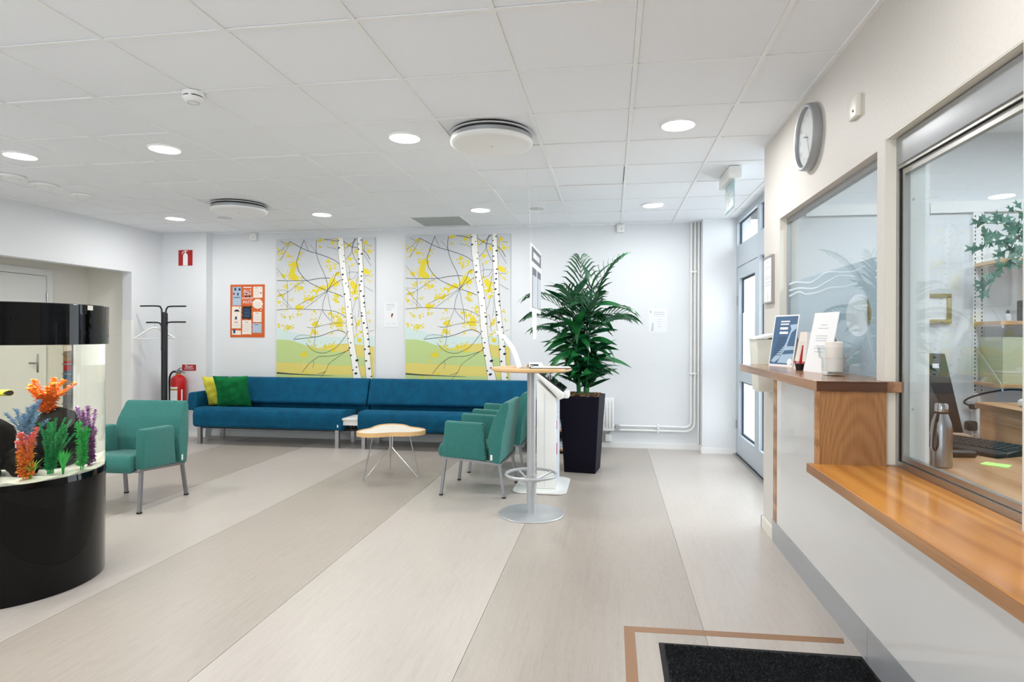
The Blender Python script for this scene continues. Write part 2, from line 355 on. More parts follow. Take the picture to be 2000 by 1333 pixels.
# odd sliver left of the last runner
part('tile', MB().box(XL, X0-6.0-.0125, Y0, YB, 2.6865, 2.70), 'tile', cl)
part('tile', MB().box(XL, 1.75, YF, Y0-.012, 2.683, 2.70), 'tile', cl)
for x in lines_x:
    part('grid_runner', MB().box(x-.012, x+.012, Y0-.012, YB, CEIL, CEIL+.03), 'grid', cl)
for j in range(11):
    y = Y0+.6*j; xe = in_room_right(y)
    part('grid_cross_bar', MB().box(XL, xe if y < 7.2 else 1.03, y-.012, y+.012, CEIL+.0007, CEIL+.026), 'grid', cl)
part('grid_runner', MB().box(1.311-.012, 1.311+.012, 4.508, 7.2, CEIL, CEIL+.03), 'grid', cl)
part('wall_angle', MB().box(XR-.022, XR, Y0, 4.508, CEIL-.003, CEIL+.02), 'grid', cl)
part('wall_angle', MB().box(XL, 1.03, YB-.022, YB, CEIL-.002, CEIL+.02), 'grid', cl)
part('wall_angle', MB().box(XL, XL+.022, Y0, 7.27, CEIL-.002, CEIL+.02), 'grid', cl)
struct('ceiling_office', MB().box(XR+.1, 4.1, -1.1, 4.38, CEIL, CEIL+.1), 'tile')
# skirting
struct('baseboard_back', MB().box(-5.26, 1.03, YB-.014, YB, 0, .065), 'white_paint')
struct('baseboard_pilaster', MB().box(1.018, 1.40, 7.188, 7.2, 0, .065).box(1.018, 1.03, 7.2, 7.386, 0, .065), 'white_paint')
struct('baseboard_right', MB().box(XR-.014, XR, 4.20, 4.52, 0, .075).box(XR-.014, 1.40, 4.508, 4.52, 0, .075), 'cream_plastic')
struct('baseboard_left', MB().box(XL, XL+.012, 6.75, 7.27, 0, .065).box(XL, -5.26, 7.258, 7.27, 0, .065), 'white_paint')
struct('trim_1', MB().box(XL-.128, XL+.004, 6.742, 6.752, 0, 1.52).box(XL, XL+.005, 6.75, 6.78, 0, 1.52), 'white_plastic')
# ------------------------------------------------------------------ entrance door and glazing towards the daylight (x = 1.40)
DX0, DX1 = 1.40, 1.46
g = MB()
g.box(DX0, DX1, 7.16, 7.2, 0, 2.68)                      # far jamb
g.box(DX0, DX1, 4.508, 7.16, 2.625, 2.72)                # head
g.box(DX0, DX1, 4.508, 7.16, 2.118, 2.355)               # transom board
g.box(DX0, DX1, 6.11, 6.19, 2.355, 2.625)                # mullion in the transom light
g.box(DX0, DX1, 6.11, 6.172, 0, 2.118)                   # door post
g.box(DX0, DX1, 4.508, 6.11, 0, .25)                     # sill board under side light
g.box(DX0, DX1, 4.508, 4.60, .25, 2.118).box(DX0, DX1, 4.508, 4.60, 2.355, 2.625)
wn = struct('window_1', g, 'door_grey')
def gasketed(y0, y1, z0, z1, parent, w=.012):
    gm = MB()
    for a, b, c, d in ((y0, y0+w, z0, z1), (y1-w, y1, z0, z1), (y0+w, y1-w, z0, z0+w), (y0+w, y1-w, z1-w, z1)): gm.box(DX0+.034, DX0+.05, a, b, c, d)
    part('gasket', gm, 'gasket', parent); part('pane', MB().box(DX0+.040, DX0+.044, y0+w, y1-w, z0+w, z1-w), 'clear_glass', parent)
gasketed(6.19, 7.16, 2.355, 2.625, wn); gasketed(4.60, 6.11, 2.355, 2.625, wn); gasketed(4.60, 6.11, .25, 2.118, wn)
dm = MB()
for a, b, c, d in ((6.178, 6.31, .012, 2.112), (7.05, 7.156, .012, 2.112), (6.31, 7.05, .012, .245), (6.31, 7.05, .85, .99), (6.31, 7.05, 1.985, 2.112)): dm.box(DX0+.004, DX1-.004, a, b, c, d)
dr = struct('door_1', dm, 'door_grey')
gasketed(6.31, 7.05, .245, .85, dr, .02); gasketed(6.31, 7.05, .99, 1.985, dr, .02)
part('frosted_film', MB().box(DX0+.0385, DX0+.0395, 6.33, 7.03, 1.01, 1.60), 'film_white', dr)
fw = MB()
for dz in (0, .035, .065): fw.ribbon([(6.35+.68*k/12, 1.52+dz+.014*math.sin(k*.9+dz*20)) for k in range(13)], .008, onXl(DX0+.038))
part('film_waves', fw, 'film_line', dr)
part('door_handle', MB().tube([(DX0+.01, 6.245, 1.03), (DX0-.05, 6.245, 1.03), (DX0-.05, 6.36, 1.03)], .009, 8).rbox(DX0-.004, DX0+.006, 6.225, 6.265, .93, 1.1, .003), 'steel', dr)
for z in (.3, 1.7): part('hinge', MB().tube([(DX0-.006, 7.157, z), (DX0-.006, 7.157, z+.1)], .009, 8), 'steel', dr)
part('bottom_seal', MB().box(DX0+.002, DX0+.01, 6.18, 7.155, .002, .018), 'black_rubber', dr)
struct('trim_2', MB().box(DX0-.035, DX0+.0, 4.52, 7.188, 0, .012), 'alu')
struct('trim_3', MB().box(DX0-.005, DX0+.002, 4.52, 7.188, .0, .02), 'black_rubber')
# ground and white house front outside the door
struct('floor_outside', MB().box(1.5, 9, 4.6, 14, -.25, -.02), 'weld')
# ------------------------------------------------------------------ door in the niche on the left
d2 = struct('door_2', MB().box(-6.598, -6.575, 5.32, 6.24, .01, 2.02), 'white_paint')
dm = MB(); 
for a, b, c, d in ((5.24, 5.315, 0, 2.10), (6.245, 6.32, 0, 2.10), (5.315, 6.245, 2.025, 2.10)): dm.box(-6.6, -6.57, a, b, c, d)
part('door_frame', dm, 'white_paint', d2)
part('door_shadow_gap', MB().box(-6.599, -6.59, 5.313, 6.247, 2.018, 2.028), 'gasket', d2)
part('hinge', MB().tube([(-6.568, 6.243, 1.72), (-6.568, 6.243, 1.83)], .010, 8), 'steel', d2); part('hinge', MB().tube([(-6.568, 6.243, .22), (-6.568, 6.243, .33)], .010, 8), 'steel', d2)
part('door_handle', MB().rbox(-6.577, -6.568, 5.38, 5.42, .93, 1.13, .003).tube([(-6.57, 5.40, 1.03), (-6.52, 5.40, 1.03), (-6.52, 5.52, 1.03)], .010, 8), 'steel', d2)
# ------------------------------------------------------------------ reception window with frosted film (window_2) and sliding window (window_3)
y0, y1, z0, z1 = 2.657, 4.11, 1.168, 2.10
g = MB()
for a, b, c, d in ((y0, y0+.022, z0, z1), (y1-.022, y1, z0, z1), (y0+.022, y1-.022, z1-.03, z1)): g.box(1.108, 1.135, a, b, c, d)
w2 = struct('window_2', g, 'alu_matte')
part('pane', MB().box(1.119, 1.125, y0+.02, y1-.02, z0, z1-.028), 'pane', w2)
part('reveal_lining', MB().box(XR+.001, 1.108, y1-.004, y1, z0, z1), 'cream_plastic', w2)
# film with a round clear hole: ring of quads around the hole + rest
cy, cz, cr = 3.012, 1.445, .098; F = MB(); fx = 1.1265
top = lambda y: 1.69
fy0, fy1, fz0 = y0+.021, y1-.021, z0+.001
N = 48; ring = []; outer = []
for k in range(N):
    t = 2*math.pi*k/N; c, s = math.cos(t), math.sin(t); ring.append((cy+cr*1.5*c, cz+cr*s))
    sc = min((fy1-cy)/c if c > 1e-6 else 9, (fy0-cy)/c if c < -1e-6 else 9, (1.69-cz)/s if s > 1e-6 else 9, (fz0-cz)/s if s < -1e-6 else 9)
    outer.append((cy+c*sc, cz+s*sc))
for k in range(N): 
    j = (k+1) % N; F.flat([ring[k], outer[k], outer[j], ring[j]], onXl(fx))
for cy_, cz_ in ((fy0, fz0), (fy0, 1.69), (fy1, fz0), (fy1, 1.69)):      # corners of the rectangle
    a = [o for o in outer if abs(o[1]-cz_) < 1e-6 and (o[0]-cy)*(cy_-cy) > 0]; b = [o for o in outer if abs(o[0]-cy_) < 1e-6 and (o[1]-cz)*(cz_-cz) > 0]
    pa = min(a, key=lambda o: abs(o[0]-cy_)); 
    if b: pb = min(b, key=lambda o: abs(o[1]-cz_)); F.flat([pa, (cy_, cz_), pb], onXl(fx))
part('frosted_film', F, 'film', w2)
W = MB(); fo = onXl(1.1178)
for ln in ([(4.086, 1.676), (3.934, 1.679), (3.689, 1.655), (3.557, 1.664), (3.396, 1.684), (3.084, 1.654), (2.907, 1.663)], [(4.086, 1.637), (3.882, 1.638), (3.6, 1.616), (3.396, 1.635), (3.215, 1.65), (3.022, 1.626)], [(4.085, 1.601), (3.882, 1.616), (3.735, 1.591), (3.515, 1.59), (3.358, 1.6), (3.147, 1.589), (2.998, 1.596)]):
    p = smooth_pts(ln, 5); W.ribbon([(q.x, q.y) for q in p], [.010*(1-.75*i/len(p)) for i in range(len(p))], fo)
for a, b, z in ((2.80, 2.69, 1.672), (2.80, 2.70, 1.628), (2.80, 2.70, 1.60)): W.ribbon([(a, z), (b, z+.004)], .006, fo)
part('film_waves', W, 'film_line', w2)
y0, y1 = 1.77, 2.587
g = MB()
for a, b, c, d in ((y1-.02, y1, .846, 2.127), (y0, y0+.03, .846, 2.127), (y0+.03, y1-.02, 2.0, 2.012), (y0+.03, y1-.02, .838, .862)): g.box(1.105, 1.155, a, b, c, d)
w3 = struct('window_3', g, 'alu')
sh = MB().rbox(1.098, 1.16, y0+.002, y1-.021, 2.012, 2.118, .004, 2)
part('shutter_box', sh, 'alu_matte', w3)
part('reveal_lining', MB().box(XR+.001, 1.105, y1-.004, y1-.0005, .842, 2.127).box(XR+.001, 1.105, y0+.002, y1-.004, 2.123, 2.1265), 'cream_plastic', w3)
sf = MB()
for a, b, c, d in ((y1-.05, y1-.027, .864, 1.998), (y0+.035, y0+.055, .864, 1.998), (y0+.055, y1-.05, 1.975, 1.998), (y0+.055, y1-.05, .864, .885)): sf.box(1.116, 1.134, a, b, c, d)
s3 = part('sliding_sash', sf, 'alu', w3)
gk = MB()
for a, b, c, d in ((y1-.027, y1-.02, .864, 1.998), (y0+.055, y1-.05, 1.998, 2.004)): gk.box(1.112, 1.134, a, b, c, d)
part('gasket', gk, 'black_rubber', s3)
part('pane', MB().box(1.122, 1.128, y0+.05, y1-.045, .88, 1.98), 'pane', s3)
part('guide_strip', MB().box(1.136, 1.15, y1-.165, y1-.05, .862, 2.0), 'white_paint', w3)
for z in (1.07, 1.87): part('screw', MB().tube([(1.131, y1-.08, z), (1.137, y1-.08, z)], .005, 8), 'chrome', w3)
# ------------------------------------------------------------------ lamps in the ceiling
def downlight(x, y, label, z=CEIL+.003, group='round ceiling downlights', power=1.0, tint=(1.0, .995, .99)):
    t = thing('ceiling_downlight', label, 'ceiling light', (x, y, z-.010), group=group)
    part('trim_ring', MB().lathe([(.098, z+.006), (.098, z-.004), (.103, z-.010), (.112, z-.007), (.114, z), (.114, z+.006)], (x, y), 40), 'white_paint', t)
    part('diffuser', MB().lathe([(0, z-.004), (.097, z-.004), (.098, z+.004), (0, z+.004)], (x, y), 40), 'lamp_glow', t)
    ld = bpy.data.lights.new('downlight', 'AREA'); ld.shape = 'DISK'; ld.size = .19; ld.energy = LAMP_W*power; ld.color = tint; ld.spread = math.radians(178)
    lo_ = bpy.data.objects.new('lamp_light', ld); COL.objects.link(lo_); lo_.parent = t; lo_.location = (0, 0, -.004)
DL = 'round recessed white ceiling downlight '
for x, w_ in ((-4.389, 'beside the row of small exhaust valves'), (-3.189, 'over the floor between aquarium and armchair'), (-1.389, 'left of the air diffuser over the bar table'), (.411, 'nearest the wall clock')): downlight(x, 3.95, DL+w_)
for x, w_ in ((-4.989, 'above the coat stand'), (-3.189, 'above the sofa with cushions'), (-1.389, 'above the sofa behind the coffee table'), (.411, 'above the heating pipes')): downlight(x, 6.35, DL+w_)
for x in (-4.989, -3.189, -1.389):
    for y in (1.55, -.85): downlight(x, y, DL+'in the front half of the waiting room')
downlight(.411, 1.55, DL+'nearest the doormat', power=.7)
for x, y in ((2.0, 1.9), (3.1, 3.2), (2.0, 3.3), (3.1, 1.0)): downlight(x, y, 'unseen round downlight added to brighten the reception office', CEIL-.002, 'added office downlights', 1.2, (.88, .95, 1.0))  # out of view; added with a cool tint to brighten the office
# daylight enters through these panes: portals only guide the sampling of the sky
def portal(loc, rot, sx, sy):
    ld = bpy.data.lights.new('window_portal', 'AREA'); ld.shape = 'RECTANGLE'; ld.size = sx; ld.size_y = sy; ld.cycles.is_portal = True
    o = bpy.data.objects.new('window_portal', ld); COL.objects.link(o); o.location = loc; o.rotation_euler = rot
for a_, b_ in xs: portal(((a_+b_)/2, YF-.16, 1.675), (math.radians(90), 0, 0), b_-a_, 1.65)
portal((1.5, 5.85, 1.35), (math.radians(90), 0, math.radians(90)), 2.6, 2.6)
# ------------------------------------------------------------------ reception counter
ctr = thing('reception_counter', 'glossy white reception counter front with oak side panel and steel kick plates', 'counter', (1.057, 2.6, 0))
PX = 1.049
part('front_panel', MB().box(PX, XR, -1.0, 2.575, .146, .80).box(PX, XR, 2.575, 4.10, .146, 1.128), 'white_gloss', ctr)
part('edge_strip', MB().box(PX-.004, XR, 4.10, 4.17, .146, 1.128), 'oak_edge', ctr, 'narrow oak edge strip')
part('kick_plate', MB().box(PX-.002, XR, 2.696, 4.20, 0, .145), 'kick_steel', ctr, 'brushed steel kick plate'); part('kick_plate', MB().box(PX-.002, XR, 1.1, 2.693, 0, .145), 'kick_steel', ctr, 'brushed steel kick plate')
part('kick_plate', MB().box(PX-.002, XR, -1.0, 1.097, 0, .145), 'kick_steel', ctr, 'brushed steel kick plate')
for y in (2.71, 2.68): part('screw', MB().tube([(PX-.004, y, .018), (PX-.001, y, .018)], .004, 8), 'steel', ctr)
part('side_panel', MB().box(.818, XR+.0, 2.565, 2.585, .838, 1.127), 'oak_front', ctr, 'oak panel with cathedral grain')
part('side_panel_edge', MB().box(.805, .818, 2.562, 2.588, .838, 1.127), 'oak_edge', ctr)
solid('counter_top', MB().rbox(.778, 1.104, -1.0, 2.588, .800, .8385, .002, 1), 'oak_top', 'honey oak counter top under the sliding reception window', 'counter top')
part('front_edge', MB().box(.7765, .7785, -1.0, 2.588, .802, .8365), 'oak_edge', bpy.data.objects['counter_top'])
sf = solid('upper_shelf', MB().rbox(.802, 1.118, 2.558, 4.0, 1.128, 1.170, .002, 1), 'oak_shelf', 'high oak shelf holding leaflets and a candle', 'shelf')
part('end_grain', MB().box(.804, 1.064, 2.5565, 2.559, 1.130, 1.168), 'oak_dark', sf, 'dark end grain of the shelf')
# ------------------------------------------------------------------ things on the shelf
def leaning_card(name, label, cat, c, w, h, lean, yaw, mat, th=.004, back=True):
    """sheet standing on the shelf; faces -X at yaw 0; local x = width"""
    t = thing(name, label, cat, c, yaw)
    A = lambda u, v, d=0: (u, d+v*math.sin(lean), v*math.cos(lean))
    part('sheet', MB().hexa([A(-w/2, 0), A(w/2, 0), A(w/2, 0, th), A(-w/2, 0, th)], [A(-w/2, h), A(w/2, h), A(w/2, h, th), A(-w/2, h, th)]), mat, t, local=True)
    if back: part('back_leg', MB().hexa([A(-w*.35, h*.7, th), A(w*.35, h*.7, th), A(w*.35, h*.7, th+.003), A(-w*.35, h*.7, th+.003)], [(-w*.35, h*.5, 0), (w*.35, h*.5, 0), (w*.35, h*.5+.003, 0), (-w*.35, h*.5+.003, 0)]), mat, t, local=True)
    return t, (lambda u, v, e=.0006: A(u, v, -e))
M['card_blue'] = pbr('card_blue', (62, 98, 132), 0.4); M['card_pale'] = pbr('card_pale', (168, 192, 214), 0.5); M['card_navy'] = pbr('card_navy', (40, 66, 96), 0.5)
M['card_cream'] = pbr('card_cream', (232, 222, 210), 0.6); M['logo_red'] = pbr('logo_red', (176, 34, 62), 0.6)
t, P = leaning_card('leaflet_stand', 'blue printed leaflet stand with white border on the oak shelf', 'leaflet stand', (.975, 3.745, 1.170), .215, .305, .16, math.radians(-68), 'paper')
part('print', MB().flat([(-.1, .012), (.1, .012), (.1, .297), (-.1, .297)], P), 'card_blue', t, local=True)
q = MB(); P2 = lambda u, v: P(u, v, .0010)
q.flat([(-.09, .03), (.02, .13), (.055, .22), (.04, .245), (.1, .25), (.1, .225), (.06, .2), (.035, .12), (.1, .12), (.1, .1), (.02, .095), (-.02, .045), (-.06, .02)], P2); q.flat([(.0, .07), (.1, .078), (.1, .02), (-.03, .02)], P2)
part('print', q, 'card_pale', t, local=True)
q = MB(); P3 = lambda u, v: P(u, v, .0014)
for v, a, b, hh in ((.262, -.045, .035, .008), (.246, -.045, .03, .008), (.218, -.045, .025, .014), (.192, -.045, .03, .014)): q.flat([(a, v), (b, v), (b, v+hh), (a, v+hh)], P3)
q.disc((.078, .028), .022, P3, 14); part('lettering', q, 'paper', t, local=True)
q = MB()
for k in range(9): v = .168-.013*k; q.flat([(-.05-.004*k, v), (.03-.004*k, v), (.03-.004*k, v+.004), (-.05-.004*k, v+.004)], P3)
part('lettering', q, 'card_navy', t, local=True)
t = thing('tent_card', 'small folded cream tent card with a red logo on the oak shelf', 'card', (1.008, 3.46, 1.170), math.radians(-70))
part('front_flap', MB().hexa([(-.05, -.012, 0), (.05, -.012, 0), (.05, -.010, 0), (-.05, -.010, 0)], [(-.028, .018, .2), (.028, .018, .2), (.028, .020, .2), (-.028, .020, .2)]), 'card_cream', t, local=True)
part('back_flap', MB().hexa([(.05, -.012, 0), (.07, .06, 0), (.069, .06, 0), (.049, -.010, 0)], [(.028, .018, .2), (.036, .04, .2), (.035, .04, .2), (.027, .020, .2)]), 'paper', t, local=True)
E1 = lambda u, v: (u, -.0126+.15*v, v)
q = MB().disc((-.036, .035), .009, E1, 12); part('logo', q, 'logo_red', t, local=True); q = MB()
for k in range(6): q.flat([(-.022+.011*k, .03), (-.014+.011*k, .03), (-.014+.011*k, .041), (-.022+.011*k, .041)], E1)
part('lettering', q, 'logo_red', t, local=True); q = MB()
for k in range(8): q.flat([(-.022, .145-.011*k), (.022, .145-.011*k), (.022, .148-.011*k), (-.022, .148-.011*k)], E1)
part('lettering', q, 'ink_pale', t, local=True)
t = thing('pen_holder', 'red pen in a small black holder on the oak shelf', 'pen', (.965, 3.335, 1.170), 0)
part('holder', MB().lathe([(0, 0), (.017, 0), (.023, .034), (.020, .034), (.015, .006), (0, .006)], (0, 0), 20), 'black', t, local=True)
part('pen', MB().tube([(0, 0, .01), (.01, -.02, .13)], [.009, .003], 10), 'red', t, local=True)
t, P = leaning_card('notice_stand', 'plain white notice stand leaning beside the candle glass', 'notice stand', (.985, 3.16, 1.170), .21, .30, .20, math.radians(-78), 'paper')
q = MB()
for k, (v, a, b) in enumerate(((.235, -.03, .03), (.218, -.045, .045), (.18, -.05, .05), (.168, -.05, .05), (.156, -.05, .05), (.13, -.04, .04), (.118, -.05, .05), (.1, -.04, .04))): q.flat([(a, v), (b, v), (b, v+.004), (a, v+.004)], P)
part('lettering', q, 'ink_pale', t, local=True)
t = thing('candle_glass', 'clear tapered glass tumbler with a white candle inside', 'candle holder', (.985, 2.90, 1.170))
part('tumbler', MB().lathe([(0, 0), (.046, 0), (.050, .02), (.052, .075), (.062, .082), (.068, .128), (.065, .128), (.058, .084), (.048, .076), (.046, .022), (0, .018)], (0, 0), 40), 'clear_glass', t, local=True)
M['wax'] = pbr('wax', (238, 232, 224), 0.5, Subsurface_Weight=0.3)
part('candle', MB().lathe([(0, .019), (.036, .019), (.036, .150), (.033, .153), (0, .150)], (0, 0), 32), 'wax', t, local=True)
# letter box / bin at the end of the wall
t = thing('waste_bin', 'cream plastic bin with slanted lid hung on the wall behind the shelf', 'bin', (1.0, 4.3, .977))
part('body', MB().hexa([(.958, 4.215, .977), (1.064, 4.215, .977), (1.064, 4.375, .977), (.958, 4.375, .977)], [(.94, 4.19, 1.325), (1.064, 4.19, 1.325), (1.064, 4.40, 1.325), (.94, 4.40, 1.325)], .008), 'cream_plastic', t)
part('lid', MB().hexa([(.932, 4.18, 1.322), (1.06, 4.18, 1.338), (1.06, 4.41, 1.338), (.932, 4.41, 1.322)], [(.934, 4.182, 1.334), (1.06, 4.182, 1.366), (1.06, 4.408, 1.366), (.934, 4.408, 1.334)], .005), 'white_plastic', t)
q = MB()
for k in range(4): q.flat([(4.22, 1.24-.03*k), (4.36, 1.24-.03*k), (4.36, 1.246-.03*k), (4.22, 1.246-.03*k)], lambda u, v: (.9425+.0517*(1.325-v), u, v))
part('lettering', q, 'ink_pale', t)
# ------------------------------------------------------------------ on the right wall
t = thing('wall_clock', 'round silver wall clock with white face above the reception window', 'clock', (XR, 3.475, 2.42))
cq = lambda r, x: (x, r)
def lathe_x(prof, c, n=56):
    """revolve (r, depth from the wall) around an axis along X; c=(y,z)"""
    m = MB().lathe(prof, (0, 0), n); m.v = [(XR-z, c[0]+x, c[1]+y) for x, y, z in m.v]; return m
CC = (3.475, 2.42)
part('rim', lathe_x([(.155, .0), (.175, .0), (.178, .02), (.175, .043), (.168, .048), (.158, .044), (.155, .034)], CC), 'alu_matte', t)
part('face', lathe_x([(0, .022), (.156, .022), (.156, .018), (0, .018)], CC), 'paper', t)
fx = lambda u, v: (XR-.0228, CC[0]-u, CC[1]+v); q = MB()
for k in range(12):
    a = math.pi/2-2*math.pi*(k+1)/12; q.text(str(k+1), .034, lambda u, v, a=a: fx(u+.125*math.cos(a), v+.125*math.sin(a)))
for k in range(60):
    a = 2*math.pi*k/60; c, s = math.cos(a), math.sin(a); q.ribbon([(.144*c, .144*s), (.152*c, .152*s)], .002, fx)
part('numerals', q, 'ink', t)
part('hands', MB().ribbon([(-.01, .02), (.04, -.1)], .005, lambda u, v: (XR-.026, CC[0]-u, CC[1]+v)).ribbon([(.015, -.004), (-.06, .02)], .007, lambda u, v: (XR-.025, CC[0]-u, CC[1]+v)), 'ink_dark', t)
part('cover_glass', lathe_x([(0, .040), (.157, .040), (.157, .038), (0, .038)], CC), 'clear_glass', t)
t = thing('wall_thermostat', 'small cream wall thermostat above the sliding window', 'thermostat', (XR, 2.86, 2.35))
part('housing', MB().rbox(XR-.022, XR+.002, 2.815, 2.905, 2.305, 2.40, .006), 'cream_plastic', t); part('sensor_hole', MB().tube([(XR-.0235, 2.85, 2.335), (XR-.021, 2.85, 2.335)], .006, 10), 'ink_dark', t)
t = thing('framed_notice', 'narrow silver framed notice on the wall beside the entrance door', 'picture frame', (XR, 4.34, 1.57))
q = MB()
for a, b, c, d in ((4.22, 4.46, 1.57, 1.578), (4.22, 4.46, 1.882, 1.89), (4.22, 4.228, 1.578, 1.882), (4.452, 4.46, 1.578, 1.882)): q.box(XR-.022, XR, a, b, c, d)
part('frame', q, 'alu', t); part('sheet', MB().box(XR-.014, XR, 4.228, 4.452, 1.578, 1.882), 'paper', t)
q = MB(); fx = lambda u, v: (XR-.0146, 4.34-u, v)
for v, a, b in ((1.845, -.03, .03), (1.81, -.06, .06), (1.75, -.07, .07), (1.735, -.07, .07), (1.71, -.07, .07), (1.69, -.07, .07)): q.flat([(a, v), (b, v), (b, v+.004), (a, v+.004)], fx)
q.flat([(-.006, 1.6), (.006, 1.6), (.003, 1.645), (-.003, 1.645)], fx)
part('lettering', q, 'ink_pale', t)
# ------------------------------------------------------------------ armchairs
def armchair(label, loc, rz):
    """local: x = width, -y = front, origin on the floor in the middle of the footprint (front feet at y=-.27)"""
    t = thing('armchair', label, 'armchair', loc, rz, 'teal woven armchairs')
    dy = -.27
    sec = [(-.045, .325), (-.05, .37), (-.035, .415), (.0, .432), (.12, .425), (.44, .392), (.44, .29), (.1, .295), (-.02, .30)]
    part('seat', MB().prism(sec, lambda u, v, h: (h, u+dy, v), -.212, .212, .022, 3), 'chair_fabric', t, local=True)
    for s in (-1, 1):
        a = [(.012, .325), (.034, .625), (.365, .612), (.392, .300)]
        m = MB(); x0, x1 = (.216, .288) if s > 0 else (-.288, -.216)
        m.prism(a, lambda u, v, h: (h, u+dy, v), x0, x1, .016, 3); part('armrest', m, 'chair_fabric', t, local=True)
    # back: thick shell whose sides narrow towards the top
    prof = [(.425, .300), (.408, .50), (.452, .655), (.512, .765), (.53, .788), (.572, .788), (.575, .75), (.53, .50), (.505, .283)]
    bm = bmesh.new(); L = []; R_ = []
    hw = lambda z: .300 if z < .5 else .300-.038*(z-.5)/.29
    for u, v in prof: L.append(bm.verts.new((-hw(v), u+dy, v))); R_.append(bm.verts.new((hw(v), u+dy, v)))
    bm.faces.new(L[::-1]); bm.faces.new(R_)
    for i in range(len(prof)): j = (i+1) % len(prof); bm.faces.new((L[i], L[j], R_[j], R_[i]))
    bmesh.ops.recalc_face_normals(bm, faces=bm.faces[:]); bmesh.ops.bevel(bm, geom=bm.edges[:], offset=.010, segments=3, profile=.5, affect='EDGES', clamp_overlap=True)
    part('backrest', MB().bm(bm, True), 'chair_fabric', t, local=True)
    for s in (-1, 1):
        part('frame_rail', MB().bar((s*.262, dy+.0, .322), (s*.262, dy+.515, .275), .024, .020), 'steel_grey', t, local=True)
    part('frame_rail', MB().bar((-.262, dy+.03, .310), (.262, dy+.03, .310), .022, .018), 'steel_grey', t, local=True); part('frame_rail', MB().bar((-.262, dy+.5, .272), (.262, dy+.5, .272), .022, .018), 'steel_grey', t, local=True)
    for s in (-1, 1):
        for ytop, yfoot, zt in ((.035, .0, .318), (.50, .54, .276)):
            g_ = part('leg', MB().bar((s*.258, dy+ytop, zt), (s*.27, dy+yfoot, .006), .024, .022), 'steel_grey', t, local=True)
            part('foot_cap', MB().box(s*.27-.0135, s*.27+.0135, dy+yfoot-.0135, dy+yfoot+.0135, 0, .012), 'black_rubber', g_, local=True)
    part('fabric_tag', MB().box(.302, .304, dy+.432, dy+.449, .315, .36), 'white_plastic', t, local=True); part('fabric_tag', MB().box(-.304, -.302, dy+.432, dy+.449, .315, .36), 'white_plastic', t, local=True)
    return t
armchair('teal woven armchair standing beside the round aquarium', (-3.775, 4.335, 0), math.radians(2.5))
armchair('teal woven armchair beside the round silver bar table', (-1.135, 5.215, 0), math.radians(-92))
armchair('teal woven armchair standing close to the blue sofa behind another armchair', (-1.10, 6.07, 0), math.radians(-91))
# ------------------------------------------------------------------ sofas
def sofa(label, x0, x1, bx0, bx1, arm):
    t = thing('sofa', label, 'sofa', ((x0+x1)/2, 7.0, 0))
    sec = [(6.74, .235), (6.735, .36), (6.75, .425), (6.80, .448), (6.95, .446), (7.24, .405), (7.24, .27), (6.95, .215), (6.78, .208)]
    part('seat', MB().prism(sec, lambda u, v, h: (h, u, v), x0, x1, .022, 3), 'sofa_blue', t)
    sec = [(7.245, .38), (7.245, .462), (7.15, .478), (7.14, .505), (7.235, .775), (7.265, .795), (7.325, .795), (7.345, .77), (7.30, .38)]
    part('backrest', MB().prism(sec, lambda u, v, h: (h, u, v), bx0, bx1, .016, 3), 'sofa_blue', t)
    if arm: part('armrest', MB().hexa([(x0-.175, 6.86, .40), (x0-.05, 6.86, .40), (x0-.05, 7.255, .40), (x0-.175, 7.255, .40)], [(x0-.17, 6.89, .615), (x0-.05, 6.89, .63), (x0-.05, 7.255, .63), (x0-.17, 7.255, .615)], .02), 'sofa_blue', t)
    if arm: part('arm_bracket', MB().box(x0-.15, x0+.02, 6.95, 7.2, .385, .412), 'black', t)
    for x in (x0+.06, x1-.07):
        for y in (6.805, 7.25):
            part('leg', MB().box(x-.022, x+.022, y-.022, y+.022, .0, .212), 'steel', t)
        part('leg_rail', MB().box(x-.018, x+.018, 6.83, 7.23, .185, .212), 'steel', t)
    part('frame_rail', MB().box(x0+.08, x1-.09, 6.83, 6.865, .19, .222), 'black', t)
    part('fabric_tag', MB().box(x1-.045, x1-.03, 6.733, 6.737, .255, .285), 'white_plastic', t)
    return t
sofa('long blue velvet sofa with low armrest and two cushions', -5.06, -3.14, -5.125, -3.0, True)
sofa('long blue velvet sofa without armrest behind the coffee table', -2.94, -.98, -2.985, -.93, False)
t = thing('link_table', 'small white link table between the two blue sofas', 'side table', (-3.04, 6.95, .28))
part('tabletop', MB().rbox(-3.142, -2.938, 6.77, 7.13, .335, .358, .003, 2), 'white_plastic', t); part('apron', MB().box(-3.135, -2.945, 6.79, 7.12, .275, .335), 'white_plastic', t)
for y in (6.92, 7.03): part('bracket', MB().box(-3.194, -2.896, y, y+.03, .186, .210).box(-3.10, -3.075, y, y+.03, .210, .276).box(-3.005, -2.98, y, y+.03, .210, .276), 'black', t)
